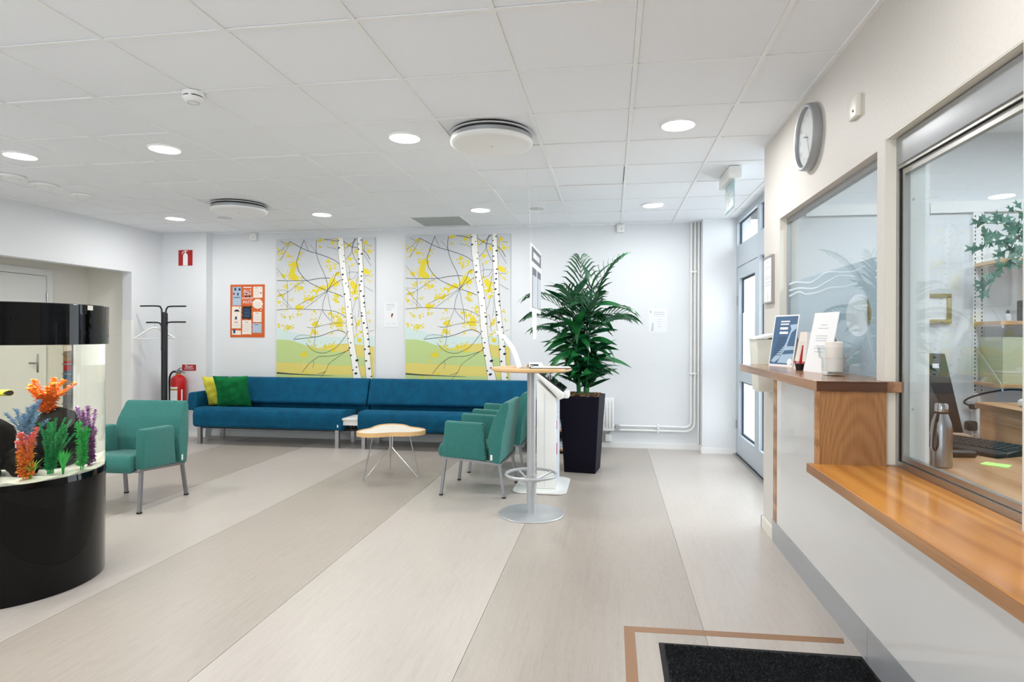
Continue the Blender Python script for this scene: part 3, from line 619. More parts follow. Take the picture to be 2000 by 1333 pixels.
def cushion(name, label, c, yaw, lean, w, mat, seed):
    r = random.Random(seed); n = 15; bm = bmesh.new(); bot = {}; top_ = {}
    for i in range(n+1):
        for j in range(n+1):
            u, v = i/n*2-1, j/n*2-1
            k = max(0, (1-u**2))**.42*max(0, (1-v**2))**.42; pinch = 1-.10*(1-abs(u*v))*max(abs(u), abs(v))**5
            wr = .010*math.sin(7*u+3*v+seed)*k+.007*math.sin(13*v-5*u+seed*2)*k
            p = (u*w/2*pinch, v*w/2*pinch); top_[i, j] = bm.verts.new((p[0], 0.062*k+wr+.003, p[1])); bot[i, j] = bm.verts.new((p[0], -0.062*k+wr-.003, p[1]))
    for i in range(n):
        for j in range(n): bm.faces.new((top_[i, j], top_[i, j+1], top_[i+1, j+1], top_[i+1, j])); bm.faces.new((bot[i, j], bot[i+1, j], bot[i+1, j+1], bot[i, j+1]))
    rim = [(i, 0) for i in range(n)]+[(n, j) for j in range(n)]+[(n-i, n) for i in range(n)]+[(0, n-j) for j in range(n)]
    for a, b in zip(rim, rim[1:]+rim[:1]): bm.faces.new((top_[a], top_[b], bot[b], bot[a]))
    bmesh.ops.recalc_face_normals(bm, faces=bm.faces[:])
    o = link(name, MB().bm(bm, True).mesh(name, mat, 80)); o.location = c; o.rotation_euler = (-lean, 0, yaw); tag(o, label, 'cushion'); return o
cushion('cushion', 'crumpled yellow cushion leaning in the sofa corner', (-4.905, 7.046, .624), 0.0, -.34, .40, 'cushion_yellow', 3)
cushion('cushion', 'dark green velvet cushion leaning on the yellow one', (-4.675, 6.965, .633), math.radians(12), -.34, .42, 'cushion_green', 5)
# ------------------------------------------------------------------ coffee table
t = thing('coffee_table', 'low coffee table with cloud shaped top and thin chrome legs', 'coffee table', (-2.07, 5.53, 0))
c0 = Vector((-2.07, 5.53)); th0 = math.radians(-8)
def cloud(s): return [(c0.x+(.283+.062*math.cos(3*(a-th0)))*s*math.cos(a), c0.y+(.283+.062*math.cos(3*(a-th0)))*s*math.sin(a)) for a in (2*math.pi*k/72 for k in range(72))]
part('tabletop', MB().prism(cloud(.985), lambda u, v, h: (u, v, h), .420, .4445, 0, 1, False), 'birch_top', t)
o_, i_ = cloud(1.0), cloud(.955); e = MB(); n = 72; vs = [(x, y, z) for pl, z in ((o_, .415), (o_, .453), (i_, .453), (i_, .4446)) for x, y in pl]
e.add(vs, [(r*n+k, r*n+(k+1) % n, (r+1)*n+(k+1) % n, (r+1)*n+k) for r in range(3) for k in range(n)], True)
part('raised_edge', e, 'birch_edge', t)
part('underside', MB().prism(cloud(.99), lambda u, v, h: (u, v, h), .414, .4195, 0, 1, False), 'birch_edge', t)
for k in range(3):
    a = th0+k*2*math.pi/3; d = Vector((math.cos(a), math.sin(a))); pt = lambda r, z: (c0.x+d.x*r, c0.y+d.y*r, z)
    part('leg', MB().tube([pt(.19, .415), pt(.292, .018), pt(.299, .009), pt(.288, .008), pt(.275, .018), pt(.018, .27), pt(.014, .30), pt(.014, .415)], .0055, 8), 'chrome', t)
# ------------------------------------------------------------------ bar table and what lies on it
B = (-.597, 4.55)
t = thing('bar_table', 'tall round bar table with silver column and foot ring', 'bar table', (*B, 0))
part('base_plate', MB().lathe([(0, 0), (.246, 0), (.248, .004), (.244, .009), (.06, .013), (0, .013)], B, 72), pbr('base_steel', (186, 188, 190), .35, .45), t)
part('column', MB().lathe([(0, .012), (.036, .012), (.036, .30), (.033, .302), (.033, 1.078), (0, 1.078)], B, 40), 'grey_lacquer', t)
part('foot_ring', MB().tube([(B[0]+.19*math.cos(a), B[1]+.19*math.sin(a), .298) for a in (2*math.pi*k/48 for k in range(48))], .0115, 10, True), 'grey_lacquer', t)
for k in range(4):
    a = math.radians(40+90*k); part('ring_spoke', MB().tube([(B[0]+.186*math.cos(a), B[1]+.186*math.sin(a), .296), (B[0]+.03*math.cos(a), B[1]+.03*math.sin(a), .243)], .008, 8), 'grey_lacquer', t)
part('collar', MB().lathe([(.033, .225), (.040, .225), (.040, .262), (.033, .262)], B, 32), 'grey_lacquer', t)
part('tabletop', MB().lathe([(0, 1.078), (.288, 1.078), (.302, 1.086), (.304, 1.098), (.302, 1.104), (0, 1.104)], B, 72), 'birch_edge', t)
part('mounting_disc', MB().lathe([(0, 1.066), (.11, 1.066), (.11, 1.078), (0, 1.078)], B, 32), 'black', t)
t = thing('notice_holder', 'curved white notice leaning in a clear holder on the bar table', 'notice stand', (-.76, 4.48, 1.104))
cv = smooth_pts([(.075, 0), (.06, .05), (.025, .14), (-.03, .215), (-.095, .275)], 5)
m = MB(); n = len(cv); f3 = lambda p, h, o=0: (-.76+p.x+o, 4.40+h*.21, 1.104+p.y)
m.add([f3(p, 0) for p in cv]+[f3(p, 1) for p in cv]+[f3(p, 1, .004) for p in cv]+[f3(p, 0, .004) for p in cv], [(r*n+i, r*n+i+1, ((r+1) % 4)*n+i+1, ((r+1) % 4)*n+i) for r in range(4) for i in range(n-1)], True)
part('sheet', m, 'paper', t); q = MB()
for k in (5, 8, 9, 11, 12, 16): q.add([(-.76+cv[k].x-.001, 4.43, 1.104+cv[k].y), (-.76+cv[k].x-.001, 4.57, 1.104+cv[k].y), (-.76+cv[k].x-.0025, 4.57, 1.104+cv[k].y+.006), (-.76+cv[k].x-.0025, 4.43, 1.104+cv[k].y+.006)], [(0, 1, 2, 3)])
part('lettering', q, 'ink_pale', t)
part('foot', MB().box(-.69, -.60, 4.40, 4.61, 1.104, 1.107), 'clear_glass', t)
t = thing('clipboard', 'flat black clipboard with white sheets lying on the bar table', 'clipboard', (-.45, 4.50, 1.104), math.radians(8))
part('board', MB().rbox(-.155, .16, -.11, .11, 0, .005, .002, 1), 'black', t, local=True); part('sheet', MB().box(-.145, .145, -.1, .1, .005, .008), 'paper', t, local=True); part('clip', MB().rbox(-.155, -.125, -.03, .03, .005, .02, .004, 2), 'steel', t, local=True)
t = thing('folded_leaflet', 'small white folded leaflet on the bar table beside the clipboard', 'leaflet', (-.585, 4.672, 1.104), math.radians(20))
part('flap', MB().hexa([(-.06, -.045, 0), (.06, -.045, 0), (.06, -.043, 0), (-.06, -.043, 0)], [(-.05, 0, .032), (.05, 0, .032), (.05, .002, .032), (-.05, .002, .032)]), 'paper', t, local=True); part('flap', MB().hexa([(-.06, .045, 0), (.06, .045, 0), (.06, .047, 0), (-.06, .047, 0)], [(-.05, 0, .032), (.05, 0, .032), (.05, .002, .032), (-.05, .002, .032)]), 'paper', t, local=True)
part('print', MB().flat([(-.045, .2), (.02, .2), (.02, .6), (-.045, .6)], lambda u, v: (u, -.0455+.045*v, .0004+.032*v)), 'ink_dark', t, local=True)
# ------------------------------------------------------------------ self-service kiosk
t = thing('self_service_kiosk', 'white self-service kiosk with sloping touch screen on rounded base plate', 'kiosk', (-.60, 5.40, 0))
rr = lambda x0, x1, y0, y1, r, n=6: [(cx+r*math.cos(a), cy+r*math.sin(a)) for cx, cy, s in ((x1-r, y1-r, 0), (x0+r, y1-r, 90), (x0+r, y0+r, 180), (x1-r, y0+r, 270)) for a in (math.radians(s+90*k/n) for k in range(n+1))]
part('base_plate', MB().prism(rr(-.84, -.375, 5.10, 5.72, .09), lambda u, v, h: (u, v, h), .004, .014, 0, 1, False), 'white_plastic', t); part('base_rubber', MB().prism(rr(-.835, -.38, 5.105, 5.715, .09), lambda u, v, h: (u, v, h), 0, .004, 0, 1, False), 'black_rubber', t)
part('pillar', MB().prism([(-.645, .014), (-.475, .014), (-.475, .80), (-.645, .955)], lambda u, v, h: (u, h, v), 5.25, 5.62, .006, 2), 'white_plastic', t)
part('side_groove', MB().box(-.575, -.572, 5.2485, 5.252, .03, .84), 'ink_pale', t)
part('front_stripe', MB().box(-.476, -.4735, 5.26, 5.61, .03, .78), 'ink_pale', t)
hd = [(-.668, 1.02), (-.655, 1.035), (-.40, .845), (-.415, .80), (-.445, .79)]
part('head', MB().prism(hd, lambda u, v, h: (u, h, v), 5.23, 5.66, .008, 2), 'white_plastic', t)
sl = lambda u, v, e=0: (-.655+.255*u+.598*e, 5.23+.43*v, 1.035-.19*u+.80*e)
def slab(u0, u1, v0, v1, e0, e1): return MB().hexa([sl(u0, v0, e0), sl(u1, v0, e0), sl(u1, v1, e0), sl(u0, v1, e0)], [sl(u0, v0, e1), sl(u1, v0, e1), sl(u1, v1, e1), sl(u0, v1, e1)])
part('screen_bezel', slab(.06, .95, .05, .95, -.001, .012), 'black', t); part('touch_screen', slab(.1, .9, .1, .9, .0115, .0135), 'screen', t, 'dark glossy touch screen')
part('card_reader', MB().rbox(-.43, -.365, 5.26, 5.42, .80, .86, .01, 2), 'white_plastic', t); q = MB()
for z, y0_, w_ in ((.62, 5.40, .03), (.66, 5.43, .02)): q.tube([(-.4735, y0_, z), (-.472, y0_, z)], w_/2, 10)
part('sticker', MB().flat([(5.30, .52), (5.36, .52), (5.36, .60), (5.30, .60)], onXl(-.4728)).flat([(5.29, .30), (5.37, .30), (5.37, .40), (5.29, .40)], onXl(-.4728)), 'logo_red', t); part('button', q, 'steel_grey', t)
# ------------------------------------------------------------------ low magazine shelf behind the kiosk
t = thing('magazine_shelf', 'low black magazine shelf with wooden boards between kiosk and planter', 'shelf', (-.58, 7.05, 0))
part('cabinet', MB().box(-.88, -.86, 6.9, 7.27, .0, .60).box(-.30, -.28, 6.9, 7.27, .0, .60).box(-.88, -.28, 7.25, 7.27, .0, .60).box(-.88, -.28, 6.9, 7.27, .585, .605), 'black', t)
for z in (.03, .25): part('board', MB().box(-.86, -.30, 6.89, 7.25, z, z+.022), 'oak_edge', t)
for k in range(2):
    q = thing('magazine_pile', 'pile of pale magazines on the %s board of the low black shelf' % ('lower', 'upper')[k], 'magazines', (-.5, 7.05, (.052, .272)[k]))
    for j in range(6): part('magazine', MB().box(-.62+rnd.uniform(-.01, .01), -.34+rnd.uniform(-.01, .01), 6.9+rnd.uniform(0, .012), 7.2, (.052, .272)[k]+.013*j, (.052, .272)[k]+.0125+.013*j), ('paper', 'ink_pale', 'card_pale')[j % 3], q)
# ------------------------------------------------------------------ planter
PC = Vector((-.285, 6.12)); pr = math.radians(-8)
pt4 = lambda h, z: [(PC.x+h*(sx*math.cos(pr)-sy*math.sin(pr)), PC.y+h*(sx*math.sin(pr)+sy*math.cos(pr)), z) for sx, sy in ((-1, -1), (1, -1), (1, 1), (-1, 1))]
t = thing('planter', 'tall tapered black planter filled with bark chips', 'planter', (PC.x, PC.y, 0))
m = MB(); o0, o1, i1, i0 = pt4(.153, 0), pt4(.197, .752), pt4(.187, .752), pt4(.183, .70)
m.add(o0+o1+i1+i0, [(r*4+k, r*4+(k+1) % 4, (r+1)*4+(k+1) % 4, (r+1)*4+k) for r in range(3) for k in range(4)]+[(3, 2, 1, 0), (12, 13, 14, 15)])
part('pot', m, 'planter', t)
ch = MB(); r_ = random.Random(4)
for k in range(420):
    x, y = r_.uniform(-.18, .18), r_.uniform(-.18, .18); a = r_.uniform(0, 6.3); z = .745+r_.uniform(0, .025)-.05*(max(abs(x), abs(y))/.18)**6*.3; l, w_ = r_.uniform(.012, .03), r_.uniform(.006, .014)
    px, py = PC.x+x*math.cos(pr)-y*math.sin(pr), PC.y+x*math.sin(pr)+y*math.cos(pr); c_, s_ = math.cos(a), math.sin(a); t1 = r_.uniform(-.01, .01)
    ch.add([(px-l*c_-w_*s_, py-l*s_+w_*c_, z), (px+l*c_-w_*s_, py+l*s_+w_*c_, z+t1), (px+l*c_+w_*s_, py+l*s_-w_*c_, z+t1), (px-l*c_+w_*s_, py-l*s_-w_*c_, z), (px, py, z-.01)], [(0, 1, 2, 3), (0, 4, 1), (2, 4, 3)])
so = part('soil', MB().add(pt4(.186, .742), [(0, 1, 2, 3)]), 'bark_chips', t); part('bark_chip_layer', ch, 'bark_chips', t, stuff=True)
# plant: broad leaves on canes, palm fronds above
pl = thing('potted_palm', 'tall leafy green plant with feathery palm fronds in the black planter', 'plant', (PC.x, PC.y, .74))
def leaf_mesh(name, mat, L, W, droop, fold=.25, n=7):
    m = MB(); P_ = []
    for i in range(n+1):
        s = i/n; w_ = W*math.sin(math.pi*min(1, s*.96+.02)**.8)**.9*(1 if s < .97 else .4)+.0015; x = L*(s-.12*droop*s*s); z = -L*droop*s*s*.55
        P_ += [(x, -w_/2, z+w_*fold), (x, 0, z), (x, w_/2, z+w_*fold)]
    m.add(P_, [f for i in range(n) for f in ((i*3, i*3+1, i*3+4, i*3+3), (i*3+1, i*3+2, i*3+5, i*3+4))], True); return m.mesh(name, mat, 80)
LM = [leaf_mesh('leaf', ('leaf_dark', 'leaf_mid')[k % 2], 1.0, w_, d, .13) for k, (w_, d) in enumerate(((.27, .5), (.23, .9), (.22, .3), (.26, 1.1)))]
r_ = random.Random(11)
canes = [(-.08, .02, 1.72), (.06, -.05, 1.80), (.03, .08, 1.55), (-.05, -.08, 1.35), (.09, .04, 1.18), (-.09, .07, 1.45)]
for cx, cy, zt in canes:
    p = [(PC.x+cx*.5, PC.y+cy*.5, .73), (PC.x+cx*.8, PC.y+cy*.8, 1.0), (PC.x+cx*1.4, PC.y+cy*1.4, zt)]
    part('stem', MB().tube(smooth_pts(p, 5), [.013-.0004*k for k in range(11)], 8), 'leaf_mid', pl)
def put_leaf(p, az, el, L, k, roll=0):
    o = link('leaf', LM[k], pl); o.matrix_parent_inverse = Matrix.Translation(-Vector(pl.location))
    o.matrix_basis = Matrix.Translation(p) @ Matrix.Rotation(az, 4, 'Z') @ Matrix.Rotation(-el, 4, 'Y') @ Matrix.Rotation(roll, 4, 'X') @ Matrix.Scale(L, 4)
i = 0
for cx, cy, zt in canes:
    z = .82
    while z < zt+.02:
        f = (z-.73)/(zt-.73); p = Vector((PC.x+cx*(.5+.9*f), PC.y+cy*(.5+.9*f), z)); az = i*2.399+r_.uniform(-.4, .4)
        L = r_.uniform(.28, .40)*min(1.0, .62+.55*f); el = r_.uniform(-.15, .5)+.55*(f > .88); k = i % 4
        if f > .93: el += .3
        if z < 1.0: el = max(el, .55-.9*(z-.82)); k = 2 if z < .93 else k
        put_leaf(p, az, el, L, k, r_.uniform(-.8, .8)); i += 1; z += r_.uniform(.016, .027)
def frond(name, base, az, el, L, droop, n=15, W=.24, tw=.0):
    """palm frond: curved rachis and paired leaflets"""
    m = MB(); d = Vector((math.cos(az), math.sin(az), 0)); side = Vector((-d.y, d.x, 0)); pts = []
    for i in range(n+1):
        s = i/n; a = el-droop*s*s; pts.append((pts[-1]+(d*math.cos(a)+Vector((0, 0, 1))*math.sin(a))*L/n) if i else Vector(base))
    m.tube(pts, [.006*(1-.8*i/n) for i in range(n+1)], 6)
    for i in range(5, n+1):
        s = i/n; tan = (pts[i]-pts[i-1]).normalized(); up = side.cross(tan).normalized(); up = up if up.z > 0 else -up; l = W*math.sin(math.pi*(.2+.68*s))**.7
        for sg in (-1, 1):
            dr = (tan*(.6+.7*s)+side*sg*(1-.45*s)+up*(.3+tw)).normalized(); q = (dr.cross(up).normalized()*.8*sg+up*.6).normalized(); wv = .0105*(1.15-.3*s); g = Vector((0, 0, 1)); hz = 1-abs(tan.z)
            P0 = pts[i]; P1 = P0+dr*l*.4+up*l*.04; P2 = P0+dr*l*.75-g*l*(.05+.14*hz); P3 = P0+dr*l-g*l*(.22+.28*hz)
            m.add([P0-q*.004, P0+q*.004, P1+q*wv, P1-q*wv, P2+q*wv*.8, P2-q*wv*.8, P3], [(0, 1, 2, 3), (3, 2, 4, 5), (5, 4, 6)], True)
    return part(name, m, 'palm', pl)
fb = Vector((PC.x, PC.y, 1.25))
for az, el, L, dr, W in ((95, 1.36, 1.08, .75, .36), (40, 1.30, 1.05, .8, .36), (172, 1.05, .80, 1.2, .32), (205, .80, .70, 1.2, .28), (8, 1.05, .68, 1.2, .34), (-25, .75, .60, 1.0, .30), (150, .55, .66, .8, .26), (-70, 1.15, .72, 1.2, .28), (250, 1.22, .80, 1.1, .32), (25, .55, .55, .7, .26), (185, .55, .62, .8, .26)):
    frond('palm_frond', fb+Vector((rnd.uniform(-.03, .03), rnd.uniform(-.03, .03), rnd.uniform(-.1, .1))), math.radians(az), el+.08, L*(1 if el > 1.25 else .92), dr, W=W)
# ------------------------------------------------------------------ birch prints on the back wall
M['art_sky'] = pbr('art_sky', (214, 216, 217), 0.6); m = M['art_sky']; _t = NT(m); _s = _t.node('ShaderNodeSeparateXYZ'); _t.link(_t.coord(), _s.inputs[0])
_t.color(_t.ramp(_t.math('MULTIPLY', _t.math('SUBTRACT', _s.outputs[2], .7), .53), [(0.35, (226, 227, 225)), (0.62, (216, 218, 219)), (0.95, (200, 203, 207))]))
for k, c in dict(art_mist=(208, 226, 222), art_green=(188, 208, 138), art_yellow=(222, 206, 112), art_trunk=(240, 238, 234), art_line=(52, 58, 62), art_black=(16, 16, 17), art_leaf=(226, 206, 40)).items(): M[k] = pbr(k, c, 0.6)
TRL = [(1015, 110), (1022, 250), (1040, 380), (1060, 480), (1075, 600), (1085, 720), (1095, 850), (1110, 960), (1130, 1060), (1150, 1240), (1160, 1310)]
TRR = [(1060, 110), (1072, 250), (1090, 400), (1110, 500), (1125, 600), (1135, 700), (1140, 800), (1150, 900), (1168, 1000), (1190, 1100), (1222, 1240), (1238, 1310)]
T2L = [(1175, 110), (1180, 300), (1185, 400), (1190, 500), (1200, 650), (1215, 800), (1228, 900), (1235, 1040), (1245, 1150), (1255, 1240), (1262, 1310)]
T2R = [(1210, 110), (1215, 250), (1222, 400), (1230, 550), (1243, 700), (1258, 800), (1270, 900), (1280, 1040), (1292, 1150), (1300, 1240), (1306, 1310)]
BR = [(5, [(620, 128), (680, 160), (760, 200), (845, 225), (920, 250), (990, 280), (1040, 320)]), (3, [(545, 125), (590, 150)]), (3, [(515, 215), (560, 190), (620, 135)]), (3, [(545, 275), (590, 200), (625, 140)]),
 (5, [(740, 118), (715, 180), (695, 240), (680, 280), (690, 340), (720, 390), (765, 435), (830, 470), (930, 512), (1000, 535), (1060, 560)]), (3, [(740, 120), (775, 200)]), (4, [(845, 122), (838, 180), (845, 240), (870, 310), (905, 380), (930, 450), (932, 510)]),
 (2.5, [(790, 155), (845, 220)]), (5, [(515, 430), (620, 433), (760, 433), (860, 418), (950, 415)]), (3, [(515, 335), (550, 375), (590, 425)]), (3, [(515, 555), (600, 525), (680, 470), (740, 440)]), (2.5, [(515, 503), (580, 506), (605, 520)]),
 (2.5, [(600, 430), (607, 520), (603, 640)]), (3, [(525, 510), (580, 580), (640, 645)]), (2.5, [(560, 595), (620, 645)]), (4, [(515, 660), (640, 650), (760, 655), (900, 660), (990, 670), (1050, 695), (1090, 720)]), (3, [(740, 655), (830, 590), (935, 515)]),
 (3, [(700, 620), (760, 590), (840, 560), (930, 512)]), (4.5, [(930, 512), (980, 440), (1000, 390), (1030, 370)]), (4, [(930, 512), (980, 470), (1040, 430)]), (3.5, [(932, 515), (905, 580), (893, 650), (915, 695), (960, 740)]), (3, [(932, 515), (945, 600), (965, 680), (970, 760)]),
 (3, [(890, 665), (860, 740), (835, 800), (832, 880), (820, 940)]), (3, [(765, 790), (810, 797), (870, 785), (930, 770), (1000, 760), (1080, 760)]), (5, [(655, 887), (760, 876), (850, 865), (920, 845), (970, 825), (1020, 815), (1060, 825), (1095, 845)]),
 (2.5, [(660, 880), (690, 860), (740, 852), (800, 860), (830, 870)]), (4, [(760, 915), (800, 960), (850, 985), (910, 990), (950, 975), (1000, 950), (1040, 910), (1090, 845)]), (3.5, [(1110, 960), (1050, 1000), (950, 1070), (920, 1130), (860, 1150)]), (3, [(920, 1130), (870, 1190), (830, 1230)]),
 (4, [(1110, 965), (1060, 985), (980, 1010), (900, 1015), (860, 1020), (800, 1060), (760, 1100), (725, 1145)]), (2.5, [(820, 1050), (822, 1080), (812, 1105)]), (5, [(1035, 115), (1080, 150), (1130, 180), (1190, 190), (1240, 225), (1275, 280)]), (4, [(1170, 115), (1130, 150), (1080, 190)]),
 (4, [(1158, 115), (1130, 180), (1140, 240), (1175, 310)]), (3, [(1080, 275), (1125, 220), (1150, 120)]), (3, [(1095, 385), (1120, 372), (1175, 375)]), (3, [(1100, 430), (1150, 415), (1180, 370)]), (3, [(1150, 540), (1165, 470), (1180, 400)]), (3, [(1225, 235), (1265, 300), (1285, 330)]),
 (3, [(1230, 480), (1270, 505), (1300, 520)]), (3, [(1225, 400), (1280, 403)]), (3, [(1270, 825), (1305, 815)]), (2.5, [(1125, 690), (1145, 640), (1170, 560)]), (2.5, [(1180, 720), (1190, 640), (1180, 560)]), (5, [(905, 118), (960, 125), (1020, 140)]), (2.5, [(925, 178), (985, 190), (1015, 205)]),
 (2.5, [(1150, 700), (1165, 760), (1170, 830)]), (2.5, [(1105, 320), (1112, 380), (1110, 430)]), (2.5, [(1215, 130), (1230, 180), (1225, 230)]), (2.5, [(1250, 170), (1290, 172)])]
LV = [(530,190,8),(600,145,10),(555,220,12),(640,160,7),(590,215,8),(545,265,7),(615,243,12),(660,310,28),(650,345,22),(640,375,25),(655,405,28),(680,420,18),(570,395,18),(620,310,10),(690,270,10),(710,225,10),(870,125,15),(970,145,14),(1000,120,6),(870,175,8),(940,285,14),(995,318,10),(955,345,12),(1015,385,18),(975,445,28),(1000,460,22),(950,470,18),(895,490,18),(870,500,14),(850,515,10),(820,510,14),(815,560,14),(800,580,16),(770,575,12),(745,580,10),(720,490,14),(690,485,12),(670,475,10),(590,465,8),(585,490,9),(540,545,14),(535,597,12),(560,550,6),(635,580,8),(690,640,22),(715,640,14),(1000,550,14),(1000,580,12),(1005,600,8),(825,670,10),(600,655,8),(580,715,11),(625,712,10),(690,690,8),(530,773,10),(600,780,8),(610,800,14),(635,785,8),(960,690,12),(980,710,10),(1010,710,12),(1030,740,20),(1020,770,24),(1040,775,18),(1000,765,14),(965,770,8),(825,770,18),(845,755,12),(815,820,14),(830,835,14),(970,840,8),(1050,820,8),(745,1000,20),(735,1010,16),(790,955,9),(840,930,6),(915,940,14),(970,930,12),(980,970,14),(790,905,6),(830,965,8),(1110,270,14),(1160,220,12),(1240,150,14),(1265,215,16),(1215,195,8),(1130,320,10),(1240,370,20),(1260,385,12),(1225,350,10),(1135,460,20),(1150,480,24),(1160,520,18),(1140,530,14),(1160,570,12),(1270,440,7),(1105,165,14),(1180,770,14),(1190,745,10),(1205,830,10),(1190,890,18),(1165,850,8),(1255,680,7),(1270,740,5),(1060,650,12),(1058,680,10),(700,1180,8),(640,1175,8),(630,1220,8),(740,1210,6),(880,1220,5),(770,1140,7),(660,1215,8)]
def birch_print(label, xc, ztop):
    s = 1.345/800; H = 1200
    t = thing('wall_print', label, 'picture', (xc, YB, ztop-H*s)); yf = YB-.03
    dep = {1: .0002, 2: .0004, 3: .0006, 4: .0008, 5: .0018, 6: .0026, 7: .0028, 8: .0030}; cnt = [0]
    fn = lambda lay, e=0.0: (lambda u, v: (xc-.6725+(u-512)*s, yf-dep[lay]-e, ztop-(v-110)*s))
    def up(lay=4, n=40):
        cnt[0] += 1; return fn(lay, (cnt[0] % n)*.00002)
    up5 = lambda: up(5, 30)
    part('canvas', MB().box(xc-.6725, xc+.6725, yf, YB-.001, ztop-H*s, ztop), 'art_sky', t)
    R0, R1, E_ = 513, 1311, 1309
    part('print', MB().flat([(R0, 792), (600, 815), (700, 840), (820, 858), (1000, 868), (R1, 860), (R1, E_), (R0, E_)], fn(1)), 'art_mist', t)
    part('print', MB().flat([(R0, 888), (600, 890), (660, 900), (750, 930), (830, 948), (R1, 1000), (R1, E_), (R0, E_)], fn(2)), 'art_green', t)
    part('print', MB().flat([(800, 962), (900, 945), (1000, 922), (1100, 915), (R1, 940), (R1, 1084), (1245, 1084), (1245, 1030), (1100, 985), (950, 970)], fn(3)).flat([(R0, 1064), (800, 1072), (1000, 1085), (R1, 1085), (R1, 1162), (R0, 1148)], fn(3)), 'art_yellow', t)
    r = random.Random(2); q = MB()
    for x, y, rad in LV:
        n = 9; ph = r.uniform(0, 6); q.flat([(x+rad*(.8+.35*r.random())*1.15*math.cos(a), y+rad*(.75+.4*r.random())*math.sin(a)) for a in (ph+2*math.pi*k/n for k in range(n))], up())
        for _ in range(3 if rad < 12 else 6): q.disc((min(1300, max(520, x+r.uniform(-3, 3)*rad)), max(122, y+r.uniform(-2.4, 2.4)*rad)), r.uniform(3, 7), up(), 7, r.uniform(4, 9), r.uniform(0, 3))
    part('print', q, 'art_leaf', t); q = MB()
    for w_, p in BR: p = smooth_pts(p, 3); q.ribbon([(a.x, a.y) for a in p], w_*.8, up5())
    q.ribbon([(517, 1147), (620, 1153), (750, 1157), (980, 1163)], [12, 9, 6, 2], up5()); part('print', q, 'art_line', t)
    q = MB(); q2 = MB()
    for a, b in ((TRL, TRR), (T2L, T2R)):
        q.flat(a+b[::-1], fn(6)); q2.ribbon(a, 2, fn(7)); q2.ribbon(b, 2, fn(7))
        lerp = lambda P_, y: next(p0[0]+(p1[0]-p0[0])*(y-p0[1])/(p1[1]-p0[1]) for p0, p1 in zip(P_, P_[1:]) if p0[1] <= y <= p1[1])
        y = 130
        while y < 1290:
            l_, r1 = lerp(a, y), lerp(b, y); x = r.choice((l_+5, r1-6, l_+(r1-l_)*r.uniform(.2, .8))); k = r.uniform(.6, 1.3)*(1+.4*(y > 900))
            q2.flat([(x-9*k, y+2*k), (x-3*k, y-5*k), (x+5*k, y-6*k), (x+9*k, y-1*k), (x+3*k, y+3*k), (x+1*k, y+7*k), (x-4*k, y+3*k)], fn(8)); y += r.uniform(22, 60)
    part('print', q, 'art_trunk', t); part('print', q2, 'art_black', t)
    return t
birch_print('tall birch tree wall print hanging nearer the orange poster', -3.655, 2.588)
birch_print('tall birch tree wall print hanging nearer the potted palm', -1.905, 2.598)
# ------------------------------------------------------------------ orange poster
M['poster_orange'] = pbr('poster_orange', (206, 92, 26), 0.55); M['poster_pale'] = pbr('poster_pale', (238, 226, 212), 0.6); M['poster_blue'] = pbr('poster_blue', (166, 188, 208), 0.6); M['poster_navy'] = pbr('poster_navy', (38, 70, 104), 0.6)
t = thing('orange_poster', 'orange paper poster with pale text boxes on the white back wall', 'poster', (-4.755, YB, 1.306))
part('sheet', MB().box(-5.0, -4.51, YB-.004, YB, 1.306, 2.004), 'poster_orange', t)
s = .49/690; PF = lambda lay: (lambda u, v: (-5.0+(u-108)*s, YB-.0045-.0004*lay, 2.004-(v-175)*(.698/1050)))
def wob(x0, x1, y0, y1, a, seed, n=8):
    r = random.Random(seed); P_ = []
    for (p, q) in (((x0, y0), (x1, y0)), ((x1, y0), (x1, y1)), ((x1, y1), (x0, y1)), ((x0, y1), (x0, y0))): P_ += [(p[0]+(q[0]-p[0])*k/n+r.uniform(-a, a), p[1]+(q[1]-p[1])*k/n+r.uniform(-a, a)) for k in range(n)]
    return P_
q = MB()
for i, (x0, x1, y0, y1, a) in enumerate(((140, 325, 610, 1045, 2), (572, 757, 220, 440, 3), (568, 740, 718, 920, 3), (348, 535, 885, 1165, 6), (145, 325, 1090, 1175, 5))): q.flat(wob(x0, x1, y0, y1, a, i), PF(1))
q.flat([(660+102*math.cos(b)*(1+.05*math.cos(9*b)), 560+98*math.sin(b)*(1+.05*math.sin(9*b))) for b in (2*math.pi*k/36 for k in range(36))], PF(1)); q.disc((745, 640), 14, PF(1)); q.disc((725, 680), 11, PF(1))
part('print', q, 'poster_pale', t)
q = MB().flat(wob(155, 328, 220, 590, 2, 9), PF(1)).flat(wob(558, 742, 945, 1135, 2, 10), PF(1)); part('print', q, 'poster_blue', t)
q = MB().flat(wob(350, 540, 605, 860, 10, 11), PF(1)); part('print', q, 'ink_dark', t)
q = MB()
for b in (660, 705, 770): q.flat(wob(380, 502, b, b+(35 if b < 700 else 55), 4, b), PF(2))
for x, y, w_, h_ in ((210, 265, 22, 60), (295, 270, 24, 56), (262, 365, 18, 52), (225, 840, 20, 58), (190, 1105, 22, 80)): q.flat(wob(x-w_, x+w_, y-h_/2, y+h_/2, 5, x), PF(2))
part('print', q, 'poster_navy', t)
q = MB(); 
for k, (y, txt) in enumerate(((305, 'ALLT'), (365, 'SOM'), (450, 'HÄNDER'), (525, 'INUTI'))):
    q.text(txt, .052 if k != 2 else .040, lambda u, v, y=y, k=k: PF(2 if k % 2 == 0 else 3)(455+u/s, y-v/(.698/1050)))
q.flat([(375, 224), (535, 224), (535, 240), (375, 240)], PF(1)); part('lettering', q, 'paper', t)
